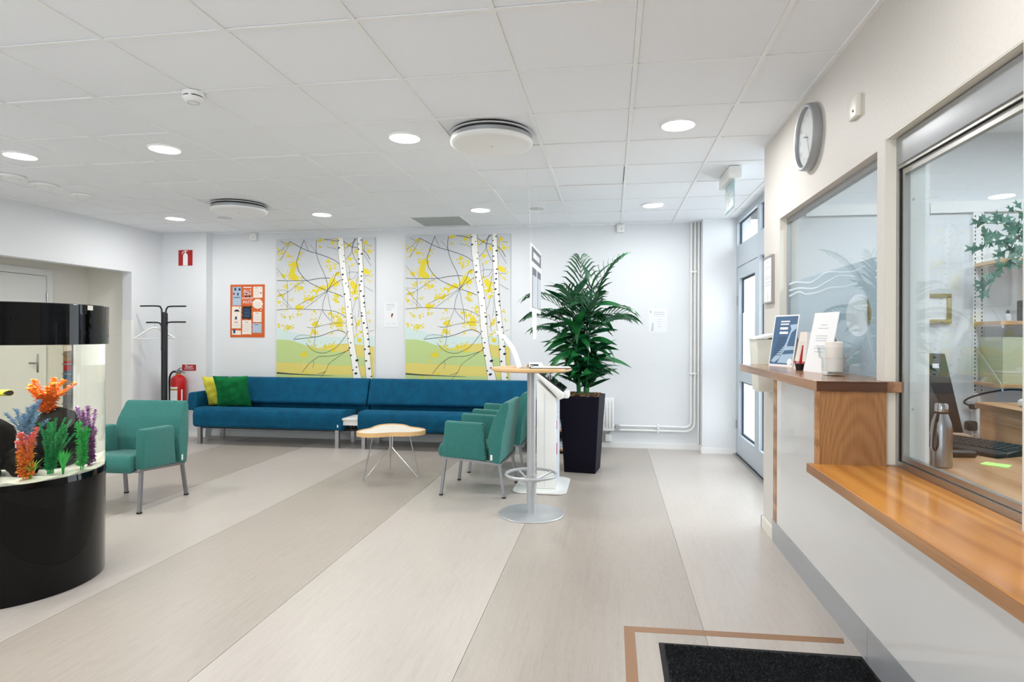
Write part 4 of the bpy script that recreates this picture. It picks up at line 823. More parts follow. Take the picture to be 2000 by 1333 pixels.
q = MB().flat([(180+k*0, 712) for k in range(0)] or [(182, 712), (205, 680), (240, 668), (280, 680), (302, 712)], PF(2))
for y in (340, 395): q.flat(wob(395, 515, y, y+26, 8, y), PF(1))
for y in list(range(430, 440, 10)): q.flat([(180, y-6), (305, y-6), (305, y+6), (180, y+6)], PF(2))
for x, y in ((635, 245), (640, 970), (650, 745), (440, 925)): q.flat([(x-35, y-4), (x+35, y-4), (x+35, y+4), (x-35, y+4)], PF(2))
part('print', q, 'ink_dark', t)
q = MB()
for x0, x1, ys in ((170, 310, range(465, 570, 14)), (165, 300, (740, 885, 960, 980, 1000)), (590, 700, range(280, 420, 16)), (585, 720, range(780, 900, 18)), (575, 725, range(990, 1100, 14)), (370, 510, range(960, 1120, 18)), (600, 720, range(530, 640, 18))):
    for y in ys: q.flat([(x0, y), (x1, y), (x1, y+4), (x0, y+4)], PF(2))
part('lettering', q, 'ink_pale', t)
q = MB().disc((182, 358), 18, PF(2), 10, 26).disc((722, 345), 15, PF(2)).disc((722, 250), 8, PF(2)).disc((295, 637), 11, PF(2)).flat([(190, 918), (260, 918), (260, 930), (190, 930)], PF(2)); part('print', q, 'sign_red', t)
# notices on the wall
def notice(name, label, x0, x1, z0, z1, lines, extra):
    t = thing(name, label, 'notice', ((x0+x1)/2, YB, z0)); part('sheet', MB().box(x0, x1, YB-.003, YB, z0, z1), 'notice_paper', t); w_, h_ = x1-x0, z1-z0
    q = MB(); f = lambda u, v: (x0+u*w_, YB-.0036, z1-v*h_)
    for v, a, b, hh in lines: q.flat([(a, v), (b, v), (b, v+hh), (a, v+hh)], f)
    part('lettering', q, 'ink_pale', t)
    for m_, poly in extra: part('print', MB().flat(poly, f), m_, t)
notice('wall_notice', 'white paper notice taped between the two birch prints', -2.866, -2.682, 1.445, 1.758, [(.06, .15, .75, .035), (.13, .15, .8, .015), (.19, .15, .78, .018), (.24, .15, .5, .015), (.29, .15, .55, .015), (.86, .2, .45, .02), (.86, .6, .8, .02)], [('sign_red', [(.52, .48), (.62, .44), (.66, .5), (.58, .54), (.6, .6), (.5, .6)]), ('ink_dark', [(.54, .46), (.66, .45), (.60, .5), (.56, .57)])])
notice('wall_notice', 'white paper notice taped near the heating pipes', .436, .652, 1.383, 1.672, [(.15, .28, .85, .03), (.23, .28, .85, .03), (.32, .3, .8, .012), (.45, .5, .65, .02), (.55, .45, .7, .015), (.65, .48, .68, .015), (.75, .45, .7, .015)], [('ink', [(.06, .10), (.13, .13), (.13, .2), (.09, .17)]), ('ink_pale', [(.12, .95), (.25, .93), (.27, .6), (.2, .6)])])
# fire signs
t = thing('fire_sign', 'square red fire extinguisher sign high on the white column', 'sign', (-5.56, 7.27, 2.25)); part('plate', MB().box(-5.66, -5.458, 7.266, 7.27, 2.25, 2.455), 'sign_red', t)
f = lambda u, v: (-5.559+u, 7.2655, 2.352+v); q = MB().flat([(-.034, -.10), (.034, -.10), (.034, .03), (.026, .052), (.008, .064), (.008, .085), (-.008, .085), (-.008, .064), (-.026, .052), (-.034, .03)], f).ribbon([(.03, .088), (0, .092), (-.03, .082), (-.05, .055)], [.010, .010, .010, .012], f).flat([(-.004, .085), (.004, .085), (.004, .101), (-.004, .101)], f)
part('pictogram', q, 'paper', t)
t = thing('extinguisher_sign', 'small red sign reading Skum above the fire extinguisher', 'sign', (-5.5, 7.27, .868)); part('plate', MB().box(-5.602, -5.402, 7.266, 7.27, .866, .945), 'sign_red', t)
f = lambda u, v: (-5.502+u, 7.2655, .905+v); part('lettering', MB().text('Skum', .052, lambda u, v: f(u, v+.016)), 'paper', t)
q = MB()
for k in range(2): q.flat([(-.075+.012*k, -.012-.012*k), (.075-.012*k, -.012-.012*k), (.075-.012*k, -.007-.012*k), (-.075+.012*k, -.007-.012*k)], f)
part('lettering', q, 'ink_pale', t)
# fire extinguisher
ex = (-5.575, 7.165)
t = thing('fire_extinguisher', 'red fire extinguisher mounted on the white column', 'fire extinguisher', (*ex, .30))
part('cylinder', MB().lathe([(0, .30), (.085, .30), (.093, .32), (.093, .735), (.086, .775), (.06, .80), (.035, .812), (.03, .82), (0, .82)], ex, 36), 'red', t)
part('neck', MB().lathe([(0, .815), (.03, .815), (.03, .838), (0, .838)], ex, 20), 'brass', t)
part('valve', MB().rbox(ex[0]-.028, ex[0]+.03, ex[1]-.02, ex[1]+.02, .836, .868, .006), 'steel_grey', t)
part('handle', MB().tube([(ex[0]-.01, ex[1], .868), (ex[0]+.03, ex[1], .872), (ex[0]+.105, ex[1]-.02, .842)], .008, 8).tube([(ex[0]-.02, ex[1], .866), (ex[0]+.02, ex[1], .902), (ex[0]+.06, ex[1]-.015, .906)], .007, 8), 'steel_grey', t)
part('hose', MB().tube(smooth_pts([(ex[0]-.025, ex[1], .855), (ex[0]-.08, ex[1]-.01, .85), (ex[0]-.112, ex[1]-.02, .78), (ex[0]-.112, ex[1]-.02, .6), (ex[0]-.108, ex[1]-.02, .38)], 5), .012, 8), 'black_rubber', t)
lb = MB(); a0, a1 = math.radians(226), math.radians(300); N = 10
for z0, z1, mt, rr_, aa, ab in ((.42, .665, 'paper', .0936, a0, a1), (.62, .64, 'brass', .0940, a0, a1), (.40, .63, 'paper', .0938, math.radians(326), math.radians(338))):
    part('label', MB().add([(ex[0]+rr_*math.cos(aa+(ab-aa)*k/N), ex[1]+rr_*math.sin(aa+(ab-aa)*k/N), z) for z in (z0, z1) for k in range(N+1)], [(k, k+1, N+2+k, N+1+k) for k in range(N)], True), mt, t)
part('wall_bracket', MB().box(ex[0]-.03, ex[0]+.03, ex[1]+.08, 7.27, .70, .73).box(ex[0]-.03, ex[0]+.03, ex[1]+.08, 7.27, .40, .43), 'black', t)
# coat stand and hanger
cs = (-5.485, 6.8)
t = thing('coat_stand', 'slim black coat stand with curved arms in front of the column', 'coat stand', (*cs, 0))
part('pole', MB().lathe([(0, .02), (.036, .02), (.036, 1.60), (.02, 1.62), (0, 1.622)], cs, 20), 'black', t)
part('base_plate', MB().lathe([(0, 0), (.2, 0), (.2, .01), (.04, .022), (0, .022)], cs, 48), 'black', t)
for sx, zt, ln in ((-1, 1.695, .325), (1, 1.69, .30), (-1, 1.49, .24), (1, 1.495, .295)):
    x = cs[0]; p = [(x+sx*.028, cs[1]-.012, zt-.35), (x+sx*.028, cs[1]-.012, zt-.08), (x+sx*.042, cs[1]-.012, zt-.025), (x+sx*.085, cs[1]-.012, zt-.002), (x+sx*ln, cs[1]-.012, zt)]
    a_ = part('arm', MB().tube(smooth_pts(p, 5), .0095, 8), 'black', t); part('rubber_tip', MB().tube([(x+sx*(ln-.06), cs[1]-.012, zt), (x+sx*(ln+.012), cs[1]-.012, zt)], .0135, 10), 'black_rubber', a_)
hx, hy, hz = -5.612, cs[1]-.012, 1.478
t = thing('clothes_hanger', 'white clothes hanger on the lower arm of the coat stand', 'hanger', (hx, hy, hz))
part('hook', MB().tube(smooth_pts([(hx, hy+.02, hz+.008), (hx, hy+.005, hz+.026), (hx, hy-.016, hz+.012), (hx, hy-.006, hz-.02), (hx, hy, hz-.05)], 4), .0028, 6), 'steel', t)
ha = math.radians(30); HP = lambda l, z: (hx+l*math.cos(ha), hy+l*math.sin(ha), hz+z)
part('shoulder_bar', MB().tube(smooth_pts([HP(-.22, -.19), HP(-.11, -.11), HP(0, -.052), HP(.11, -.11), HP(.22, -.185)], 5), .012, 8), 'white_plastic', t); part('trouser_bar', MB().tube([HP(-.205, -.19), HP(.205, -.184)], .005, 8), 'white_plastic', t)
# sensors under the ceiling on the back wall
for x, lab in ((-4.66, 'small white sensor box on the back wall near the white column'), (.10, 'small white sensor box on the back wall above the palm')):
    t = thing('wall_sensor', lab, 'sensor', (x, YB, 2.58)); part('housing', MB().rbox(x-.045, x+.045, YB-.045, YB, 2.58, 2.677, .006), 'white_plastic', t); part('sensor_dot', MB().tube([(x+.012, YB-.047, 2.62), (x+.012, YB-.044, 2.62)], .006, 8), 'ink', t)
# heating pipes and radiator
for lab, xp, zp, bend in (('white heating pipe bending along the wall, inner one', .925, .266, .07), ('white heating pipe bending along the wall, outer one', .968, .216, .11)):
    py_ = YB-.028; arc = [(xp-bend+bend*math.cos(a), py_, zp+bend-bend*math.sin(a)) for a in (math.pi/2*k/8 for k in range(9))]
    solid('heating_pipe', MB().tube([(xp, py_, CEIL+.01)]+arc+[(.06, py_, zp)], .0125, 12), 'white_paint', lab, 'pipe')
for z in (.9, 2.1): solid('pipe_clip', MB().rbox(.905, .988, YB-.045, YB, z-.012, z+.012, .004), 'white_plastic', 'white clip holding the upright heating pipes', 'pipe clip', 'clips on the upright heating pipes')
solid('pipe_clip', MB().rbox(.535, .56, YB-.045, YB, .195, .29, .004), 'white_plastic', 'white clip holding the heating pipes that run along the floor', 'pipe clip')
t = thing('wall_conduit', 'white cable duct running up the corner beside the heating pipes', 'conduit', (1.005, YB, 0)); part('duct', MB().rbox(.998, 1.022, YB-.03, YB, .066, CEIL, .004), 'white_paint', t)
t = thing('radiator', 'white ribbed panel radiator behind the black planter', 'radiator', (-.42, 7.33, .2))
part('panel', MB().rbox(-.87, .03, 7.325, 7.345, .205, .595, .006), 'white_paint', t)
for k in range(25): x = -.841+.0355*k; part('rib', MB().rbox(x-.007, x+.007, 7.314, 7.328, .24, .56, .006, 2), 'white_paint', t)
part('top_grille', MB().box(-.87, .03, 7.335, 7.385, .585, .597), 'white_paint', t); part('rear_panel', MB().box(-.87, .03, 7.37, 7.385, .205, .585), 'white_paint', t)
part('bracket', MB().box(-.80, -.77, 7.38, 7.4, .25, .5).box(-.1, -.07, 7.38, 7.4, .25, .5), 'white_paint', t)
part('valve', MB().tube([(.028, 7.36, .266), (.095, 7.37, .266)], .017, 12).tube([(.028, 7.36, .216), (.095, 7.37, .216)], .014, 12).tube([(.055, 7.36, .216), (.055, 7.345, .28)], .012, 10), 'chrome', t)
t = thing('wall_socket', 'small white junction box with a cable under the radiator', 'socket', (-.03, YB, .07)); part('box', MB().rbox(-.075, .0, YB-.05, YB, .075, .165, .005), 'white_plastic', t); part('cable', MB().tube(smooth_pts([(-.04, YB-.03, .165), (-.03, YB-.03, .185), (0, YB-.025, .205)], 4), .004, 6), 'ink', t)
# ------------------------------------------------------------------ doormat and tape marks
t = thing('doormat', 'black carpet doormat with rubber border beside the reception counter', 'mat', (.63, 2.1, 0))
part('border', MB().hexa([(.207, 1.55, 0), (1.04, 1.55, 0), (1.04, 2.735, 0), (.207, 2.722, 0)], [(.211, 1.55, .006), (1.04, 1.55, .006), (1.04, 2.73, .006), (.211, 2.717, .006)]), 'black_rubber', t)
r_ = random.Random(9); pm = MB(); part('carpet', MB().hexa([(.228, 1.57, .005), (1.028, 1.57, .005), (1.028, 2.705, .005), (.228, 2.695, .005)], [(.228, 1.57, .009), (1.028, 1.57, .009), (1.028, 2.705, .009), (.228, 2.695, .009)]), 'doormat', t)
for k in range(26000):
    x, y = r_.uniform(.23, 1.026), r_.uniform(2.1, 2.695); a = r_.uniform(0, 6.28); c, s = math.cos(a)*.0035, math.sin(a)*.0035; h = r_.uniform(.004, .009); lx, ly = r_.uniform(-.004, .004), r_.uniform(-.004, .004)
    pm.add([(x-c, y-s, .0085), (x+c, y+s, .0085), (x+lx, y+ly, .009+h)], [(0, 1, 2)])
part('pile', pm, 'doormat', t, stuff=True)
t = thing('floor_tape', 'brown tape strip stuck across the floor above the doormat', 'tape', (.54, 2.84, 0)); part('strip', MB().hexa([(.06, 2.808, 0), (1.012, 2.842, 0), (1.024, 2.892, 0), (.06, 2.858, 0)], [(.06, 2.808, .0008), (1.012, 2.842, .0008), (1.024, 2.892, .0008), (.06, 2.858, .0008)]), 'tape', t)
t = thing('floor_tape', 'brown tape strip stuck along the side of the doormat', 'tape', (.083, 2.2, 0)); part('strip', MB().hexa([(.060, 1.5, 0), (.108, 1.5, 0), (.108, 2.858, 0), (.060, 2.858, 0)], [(.060, 1.5, .0012), (.108, 1.5, .0012), (.108, 2.858, .0012), (.060, 2.858, .0012)]), 'tape', t)
# ------------------------------------------------------------------ ceiling fittings
def diffuser(label, x, y):
    t = thing('air_diffuser', label, 'ceiling vent', (x, y, CEIL-.086)); z = CEIL
    part('collar', MB().lathe([(0, z-.036), (.25, z-.036), (.255, z-.03), (.255, z+.006), (0, z+.006)], (x, y), 72), 'black', t)
    part('upper_ring', MB().lathe([(.25, z-.008), (.272, z-.010), (.274, z-.015), (.25, z-.015)], (x, y), 72), 'grid', t)
    part('middle_band', MB().lathe([(.24, z-.032), (.266, z-.032), (.266, z-.058), (.24, z-.058)], (x, y), 72), 'alu_matte', t)
    part('disc', MB().lathe([(0, z-.086), (.240, z-.086), (.262, z-.082), (.272, z-.072), (.272, z-.058), (.2, z-.056), (0, z-.056)], (x, y), 72), 'white_paint', t)
    part('screw', MB().tube([(x, y, z-.0875), (x, y, z-.0855)], .005, 8), 'ink', t)
diffuser('large round white ceiling air diffuser nearest the bar table', -.789, 3.945); diffuser('large round white ceiling air diffuser above the long blue sofa', -3.79, 5.75)
for k, y in enumerate((4.46, 4.76, 5.18)):
    x = -5.05; z = CEIL-.001; t = thing('air_valve', 'small round white exhaust valve in the ceiling by the left wall', 'ceiling vent', (x, y, z-.02), group='row of small exhaust valves')
    part('ring', MB().lathe([(.062, z+.004), (.062, z-.004), (.075, z-.018), (.10, z-.012), (.105, z), (.105, z+.004)], (x, y), 48), 'white_paint', t); part('cone', MB().lathe([(0, z-.018), (.05, z-.018), (.058, z-.010), (.03, z+.004), (0, z+.004)], (x, y), 40), 'white_paint', t); part('throat', MB().lathe([(0, z+.002), (.063, z+.002), (.063, z+.005), (0, z+.005)], (x, y), 32), 'ink', t)
for x, y, lab in ((-4.389, 6.38, 'flat round ceiling speaker near the white column'), (-.789, 6.36, 'flat round ceiling speaker above the potted palm')):
    t = thing('ceiling_speaker', lab, 'speaker', (x, y, CEIL)); part('grille', MB().lathe([(0, CEIL+.001), (.083, CEIL+.001), (.086, CEIL+.008), (0, CEIL+.008)], (x, y), 36), pbr('speaker_grille', (206, 207, 206), .6), t); part('rim', MB().lathe([(.083, CEIL+.006), (.083, CEIL-.001), (.090, CEIL-.001), (.092, CEIL+.006)], (x, y), 36), 'white_paint', t)
x, y, z = -2.289, 3.05, CEIL
t = thing('smoke_detector', 'round white smoke detector on the ceiling grid', 'smoke detector', (x, y, z-.06))
part('base', MB().lathe([(0, z), (.056, z), (.056, z-.014), (.052, z-.022), (0, z-.022)], (x, y), 40), 'white_plastic', t); part('smoke_slot', MB().lathe([(0, z-.021), (.048, z-.021), (.048, z-.029), (0, z-.029)], (x, y), 40), 'black', t)
for k in range(4): a = math.radians(20+90*k); part('slot_post', MB().bar((x+.0475*math.cos(a), y+.0475*math.sin(a), z-.020), (x+.0475*math.cos(a), y+.0475*math.sin(a), z-.030), .014), 'white_plastic', t)
part('cap', MB().lathe([(.052, z-.028), (.05, z-.038), (.038, z-.052), (.02, z-.058), (0, z-.059), (0, z-.028)], (x, y), 40), 'white_plastic', t); part('cap_rib', MB().lathe([(.026, z-.056), (.03, z-.060), (.034, z-.054)], (x, y), 24), 'ink_pale', t)
# grille panel in the ceiling
t = thing('return_grille', 'grey perforated return air panel in the ceiling above the birch print', 'ceiling vent', (-1.989, 6.95, CEIL)); gx, gy = -2.289, 6.65
part('panel', MB().box(gx+.013, gx+.587, gy+.013, gy+.587, CEIL+.014, CEIL+.02), pbr('grille_grey', (176, 180, 178), .6), t)
M['louvre'] = pbr('louvre', (200, 203, 201), .5)
for k in range(46): part('louvre', MB().hexa([(gx+.02+.0122*k, gy+.014, CEIL+.004), (gx+.0225+.0122*k, gy+.014, CEIL+.004), (gx+.0225+.0122*k, gy+.586, CEIL+.004), (gx+.02+.0122*k, gy+.586, CEIL+.004)], [(gx+.024+.0122*k, gy+.014, CEIL+.014), (gx+.0265+.0122*k, gy+.014, CEIL+.014), (gx+.0265+.0122*k, gy+.586, CEIL+.014), (gx+.024+.0122*k, gy+.586, CEIL+.014)]), 'louvre', t)
# hanging sign
t = thing('hanging_sign', 'white two panel sign hanging from the ceiling on thin wires', 'sign', (-.65, 5.22, 1.54)); hxs = -.65
rect = lambda y0, y1, z0, z1: [(y0, z0), (y1, z0), (y1, z1), (y0, z1)]
part('board', MB().box(hxs-.005, hxs+.005, 4.875, 5.56, 1.54, 2.095), 'paper', t); f = onXl(hxs+.0056); f2 = onXl(hxs+.006)
part('header_band', MB().flat(rect(4.90, 5.545, 1.955, 2.077), f), 'ink', t)
part('panel_print', MB().flat(rect(4.93, 5.22, 1.575, 1.91), f).flat(rect(5.27, 5.535, 1.575, 1.91), f), 'ink', t)
part('panel_print', MB().flat(rect(4.965, 5.21, 1.58, 1.847), f2).flat(rect(5.305, 5.525, 1.58, 1.847), f2), 'ink_pale', t)
q = MB()
for y0, y1 in ((5.0, 5.1), (5.11, 5.21), (5.23, 5.29), (5.31, 5.42)): q.flat(rect(y0, y1, 1.99, 2.04), f2)
part('lettering', q, 'paper', t)
for y, hy in ((4.91, 4.885), (5.53, 5.60)): part('wire', MB().tube([(hxs, y, 2.09), (hxs-.03, hy, CEIL+.004)], .0012, 6), 'white_wire', t)
part('paper_strip', MB().hexa([(hxs-.002, 5.055, 1.315), (hxs, 5.055, 1.315), (hxs, 5.265, 1.315), (hxs-.002, 5.265, 1.315)], [(hxs-.002, 4.98, 1.545), (hxs, 4.98, 1.545), (hxs, 5.29, 1.545), (hxs-.002, 5.29, 1.545)]), 'paper', t)
# exit sign
M['exit_green'] = pbr('exit_green', (172, 202, 204), .4)
t = thing('exit_sign', 'pale green exit sign hanging from the ceiling by the entrance door', 'exit sign', (.93, 5.15, 2.4)); sx = .955
part('housing', MB().rbox(sx-.05, sx+.05, 4.96, 5.40, CEIL-.09, CEIL+.003, .006), 'white_plastic', t)
part('acrylic_plate', MB().box(sx-.004, sx+.004, 5.0, 5.36, CEIL-.31, CEIL-.088), 'frost_acrylic', t)
part('pictogram_field', MB().flat([(5.012, CEIL-.30), (5.35, CEIL-.30), (5.35, CEIL-.10), (5.012, CEIL-.10)], lambda u, v: (sx-.0046, u, v)), 'exit_green', t)
f = lambda u, v: (sx-.0052, u, v); zc = CEIL-.2
q = MB().flat([(5.30, zc-.075), (5.33, zc-.075), (5.33, zc+.075), (5.30, zc+.075)], f).disc((5.2, zc+.055), .016, f, 12).ribbon([(5.21, zc+.03), (5.20, zc-.01), (5.23, zc-.045), (5.22, zc-.075)], .018, f).ribbon([(5.20, zc-.01), (5.17, zc-.04), (5.14, zc-.045)], .016, f).ribbon([(5.25, zc), (5.21, zc+.03), (5.17, zc+.01)], .012, f).flat([(5.03, zc), (5.08, zc+.05), (5.08, zc+.018), (5.12, zc+.018), (5.12, zc-.018), (5.08, zc-.018), (5.08, zc-.05)], f)
part('pictogram', q, 'paper', t)
# ------------------------------------------------------------------ office behind the windows
t = thing('office_desk', 'pale wooden desk top behind the sliding window', 'desk', (1.5, 2.0, 0))
part('desk_top', MB().rbox(1.166, 1.84, -.8, 3.95, .800, .838, .003, 1), 'desk_wood', t)
for y in (-.6, 1.6, 3.8): part('leg', MB().box(1.5, 1.54, y-.02, y+.02, 0, .80), 'steel_grey', t)
t = thing('office_cabinet', 'wooden side cabinet with rounded corner behind the desk', 'cabinet', (2.1, 2.6, 0))
part('body', MB().prism(rr(1.84, 2.45, 1.2, 3.42, .05), lambda u, v, h: (u, v, h), 0, .985, 0, 1, False), 'desk_wood', t); part('top_board', MB().prism(rr(1.825, 2.46, 1.19, 3.44, .06), lambda u, v, h: (u, v, h), .985, 1.012, 0, 1, False), 'oak_edge', t)
t = thing('desk_printer', 'white office printer with sloping lid on the wooden cabinet', 'printer', (2.15, 3.0, 1.012))
part('body', MB().prism([(1.93, 1.012), (2.40, 1.012), (2.40, 1.12), (2.15, 1.12), (2.02, 1.07), (1.93, 1.045)], lambda u, v, h: (u, h, v), 2.75, 3.25, .01, 2), 'white_plastic', t)
part('tray', MB().box(2.1, 2.42, 2.80, 3.2, 1.118, 1.128), 'ink_pale', t)
# monitor seen from behind
t = thing('computer_monitor', 'black computer monitor with sloping back on the office desk', 'monitor', (1.45, 3.32, .838))
part('screen_shell', MB().hexa([(1.22, 3.30, .875), (1.705, 3.26, .875), (1.705, 3.31, .875), (1.22, 3.35, .875)], [(1.22, 3.36, 1.262), (1.655, 3.33, 1.262), (1.655, 3.37, 1.262), (1.22, 3.40, 1.262)], .006, 2), 'black', t)
part('rear_housing', MB().hexa([(1.27, 3.255, .90), (1.63, 3.225, .90), (1.66, 3.27, .90), (1.25, 3.31, .90)], [(1.32, 3.33, 1.13), (1.57, 3.315, 1.13), (1.60, 3.345, 1.13), (1.28, 3.37, 1.13)], .006, 2), 'black', t)
part('stand', MB().box(1.41, 1.49, 3.29, 3.33, .845, 1.0), 'black', t); part('stand_foot', MB().rbox(1.36, 1.53, 3.285, 3.45, .838, .848, .003, 1), 'black', t)
part('sticker', MB().flat([(1.585, 1.19), (1.615, 1.19), (1.615, 1.212), (1.585, 1.212)], lambda u, v: (u, 3.318-.075*(1.262-v)/.387*.9+.0, v)), 'paper', t)
t = thing('steel_bottle', 'brushed steel drinking bottle with black strap on the office desk', 'bottle', (1.277, 2.597, .838))
part('body', MB().lathe([(0, .838), (.034, .838), (.037, .842), (.037, .985), (.034, 1.01), (.022, 1.045), (.019, 1.055), (0, 1.055)], (1.277, 2.597), 40), 'steel', t)
part('neck_band', MB().lathe([(.019, 1.046), (.0225, 1.046), (.0225, 1.054), (.019, 1.054)], (1.277, 2.597), 28), 'black_rubber', t); part('cap', MB().lathe([(0, 1.054), (.0225, 1.054), (.023, 1.058), (.023, 1.08), (.02, 1.086), (0, 1.087)], (1.277, 2.597), 32), 'chrome', t)
part('strap', MB().tube(smooth_pts([(1.258, 2.583, 1.05), (1.243, 2.575, 1.0), (1.236, 2.572, .93), (1.242, 2.572, .905), (1.252, 2.57, .93), (1.254, 2.575, 1.0), (1.26, 2.582, 1.045)], 5), .0035, 6), 'black_rubber', t)
solid('sticky_note', MB().hexa([(1.45, 2.665, .838), (1.515, 2.60, .838), (1.565, 2.66, .838), (1.50, 2.715, .838)], [(1.45, 2.665, .841), (1.515, 2.60, .841), (1.565, 2.66, .841), (1.50, 2.715, .841)]), pbr('note_green', (196, 236, 130), .7), 'light green sticky note on the office desk', 'sticky note')
t = thing('keyboard', 'black split keyboard with wrist rest on the office desk', 'keyboard', (1.62, 3.06, .838), math.radians(-62))
part('body', MB().hexa([(-.22, -.09, 0), (.22, -.09, 0), (.22, .09, 0), (-.22, .09, 0)], [(-.215, -.085, .018), (.215, -.085, .018), (.215, .085, .035), (-.215, .085, .035)], .006), 'black', t, local=True)
for r0 in range(5):
    for c in range(13): part('key', MB().hexa([(-.2+.031*c, -.06+.028*r0, .0205+.0027*r0), (-.174+.031*c, -.06+.028*r0, .0205+.0027*r0), (-.174+.031*c, -.037+.028*r0, .0225+.0027*r0), (-.2+.031*c, -.037+.028*r0, .0225+.0027*r0)], [(-.198+.031*c, -.058+.028*r0, .026+.0027*r0), (-.176+.031*c, -.058+.028*r0, .026+.0027*r0), (-.176+.031*c, -.039+.028*r0, .028+.0027*r0), (-.198+.031*c, -.039+.028*r0, .028+.0027*r0)]), 'ink_dark', t, local=True)
part('wrist_rest', MB().rbox(-.22, .22, -.15, -.092, 0, .02, .008), 'black_rubber', t, local=True)
solid('desk_phone', MB().rbox(1.40, 1.52, 2.80, 2.85, .838, .866, .012, 3), 'black', 'black telephone handset lying on the office desk beside the keyboard', 'phone')
t = thing('paper_box', 'small white printed box standing behind the sliding window', 'box', (1.215, 2.70, .838)); part('carton', MB().box(1.175, 1.245, 2.655, 2.72, .838, .90), 'paper', t); q = MB(); f = lambda u, v: (u, 2.6545, v)
for z in (.89, .885, .872, .85): q.flat([(1.185, z), (1.235, z), (1.235, z+.0015), (1.185, z+.0015)], f)
part('lettering', q, 'ink', t)
t = thing('cable_tangle', 'tangle of black cables on the desk in front of the monitor', 'cables', (1.22, 2.85, .838)); r_ = random.Random(3)
for k in range(7): part('cable', MB().tube(smooth_pts([(1.18+r_.uniform(0, .02), 2.76+r_.uniform(0, .03), .845+.008*k), (1.22+r_.uniform(-.02, .02), 2.80+r_.uniform(-.02, .03), .89+.008*k), (1.26+r_.uniform(-.02, .02), 2.86, .87+.006*k), (1.31+r_.uniform(-.02, .02), 2.9+r_.uniform(0, .03), .846)], 5), .004, 6), 'black', t)
solid('window_cable', MB().tube([(1.165, p.x, p.y) for p in smooth_pts([(2.508, 2.012), (2.48, 1.919), (2.457, 1.818), (2.482, 1.747), (2.515, 1.677)], 5)], .0035, 6), 'ink_dark', 'thin black cable hanging behind the sliding window', 'cable')
# wall fittings in the office
OY = 4.38
t = thing('shelf_rail', 'white slotted wall upright carrying the office shelves', 'shelf rail', (2.36, OY, .84))
part('upright', MB().box(2.332, 2.394, OY-.02, OY, .60, 2.165), 'white_paint', t); part('top_rail', MB().box(1.3, 3.9, OY-.022, OY, 2.16, 2.235), 'white_paint', t); q = MB()
for k in range(60):
    for x in (2.343, 2.384): q.box(x-.003, x+.003, OY-.0206, OY-.0195, .64+.0252*k, .654+.0252*k)
part('slots', q, 'ink_dark', t, stuff=True)
for z, lab in ((1.80, 'white office shelf carrying the ivy pot'), (1.42, 'pale wooden office shelf carrying the small black loudspeaker'), (1.035, 'pale wooden office shelf carrying the file box')):
    t = thing('office_shelf', lab, 'shelf', (2.8, 4.25, z)); part('board', MB().rbox(2.335, 3.6, 4.08, 4.355, z, z+.024, .002, 1), 'desk_wood' if z < 1.7 else 'birch_edge', t)
    part('bracket', MB().hexa([(2.36, 4.09, z-.006), (2.366, 4.09, z-.006), (2.366, 4.36, z-.006), (2.36, 4.36, z-.006)], [(2.36, 4.09, z), (2.366, 4.09, z), (2.366, 4.36, z), (2.36, 4.36, z)]), 'white_paint', t)
    if z < 1.7: part('side_stay', MB().tube([(2.346, 4.358, z+.25), (2.346, 4.10, z+.03), (2.346, 4.078, z-.02)], .0045, 6), 'grey_lacquer', t)
solid('loudspeaker', MB().rbox(2.52, 2.70, 4.12, 4.25, 1.444, 1.575, .008), 'black', 'small black loudspeaker box on the office shelf', 'speaker')
t = thing('dropper_bottle', 'tiny glass bottle with black cap on the office shelf', 'bottle', (2.42, 4.16, 1.444)); part('glass_body', MB().lathe([(0, 1.444), (.017, 1.444), (.017, 1.482), (.008, 1.49), (0, 1.49)], (2.42, 4.16), 20), 'ink_pale', t); part('cap', MB().lathe([(0, 1.49), (.010, 1.49), (.010, 1.503), (.005, 1.512), (0, 1.514)], (2.42, 4.16), 16), 'ink_dark', t)
M['file_green'] = pbr('file_green', (178, 178, 148), .6); M['file_tan'] = pbr('file_tan', (150, 122, 84), .6)
t = thing('file_box', 'pale green archive box with folders on the lowest office shelf', 'file box', (2.6, 4.2, 1.059)); part('carton', MB().box(2.358, 2.62, 4.10, 4.34, 1.059, 1.345), 'file_green', t)
for k in range(9): part('folder', MB().box(2.622+.018*k, 2.638+.018*k, 4.10+.004*(k % 3), 4.34, 1.059, 1.33+.01*(k % 2)), 'file_tan' if k % 2 else 'file_green', t)
t = thing('gold_frame', 'gold framed picture on the office wall', 'picture frame', (2.0, OY, 1.43)); q = MB()
for a, b, c, d in ((1.70, 2.205, 1.432, 1.460), (1.70, 2.205, 1.602, 1.63), (2.177, 2.205, 1.46, 1.602), (1.70, 1.728, 1.46, 1.602)): q.rbox(a, b, OY-.025, OY, c, d, .006, 2)
part('frame', q, pbr('gold', (186, 170, 118), .4, .5), t); part('picture_sheet', MB().box(1.728, 2.177, OY-.012, OY, 1.46, 1.602), 'paper', t)
t = thing('power_strip', 'white power strip with black plugs fixed on the office wall', 'power strip', (2.33, OY, .75)); part('housing', MB().rbox(2.335, 2.385, OY-.06, OY-.02, .72, .98, .008), 'white_plastic', t)
part('plug', MB().rbox(2.275, 2.34, OY-.07, OY-.02, .735, .80, .015), 'black', t); part('plug', MB().rbox(2.30, 2.345, OY-.06, OY-.025, .875, .91, .01), 'black', t)
part('cable', MB().tube(smooth_pts([(2.31, OY-.04, .895), (2.27, OY-.04, .92), (2.30, OY-.06, .955), (2.38, OY-.12, .995), (2.48, OY-.18, 1.018), (2.64, OY-.2, 1.0)], 6), .006, 8), 'black', t)
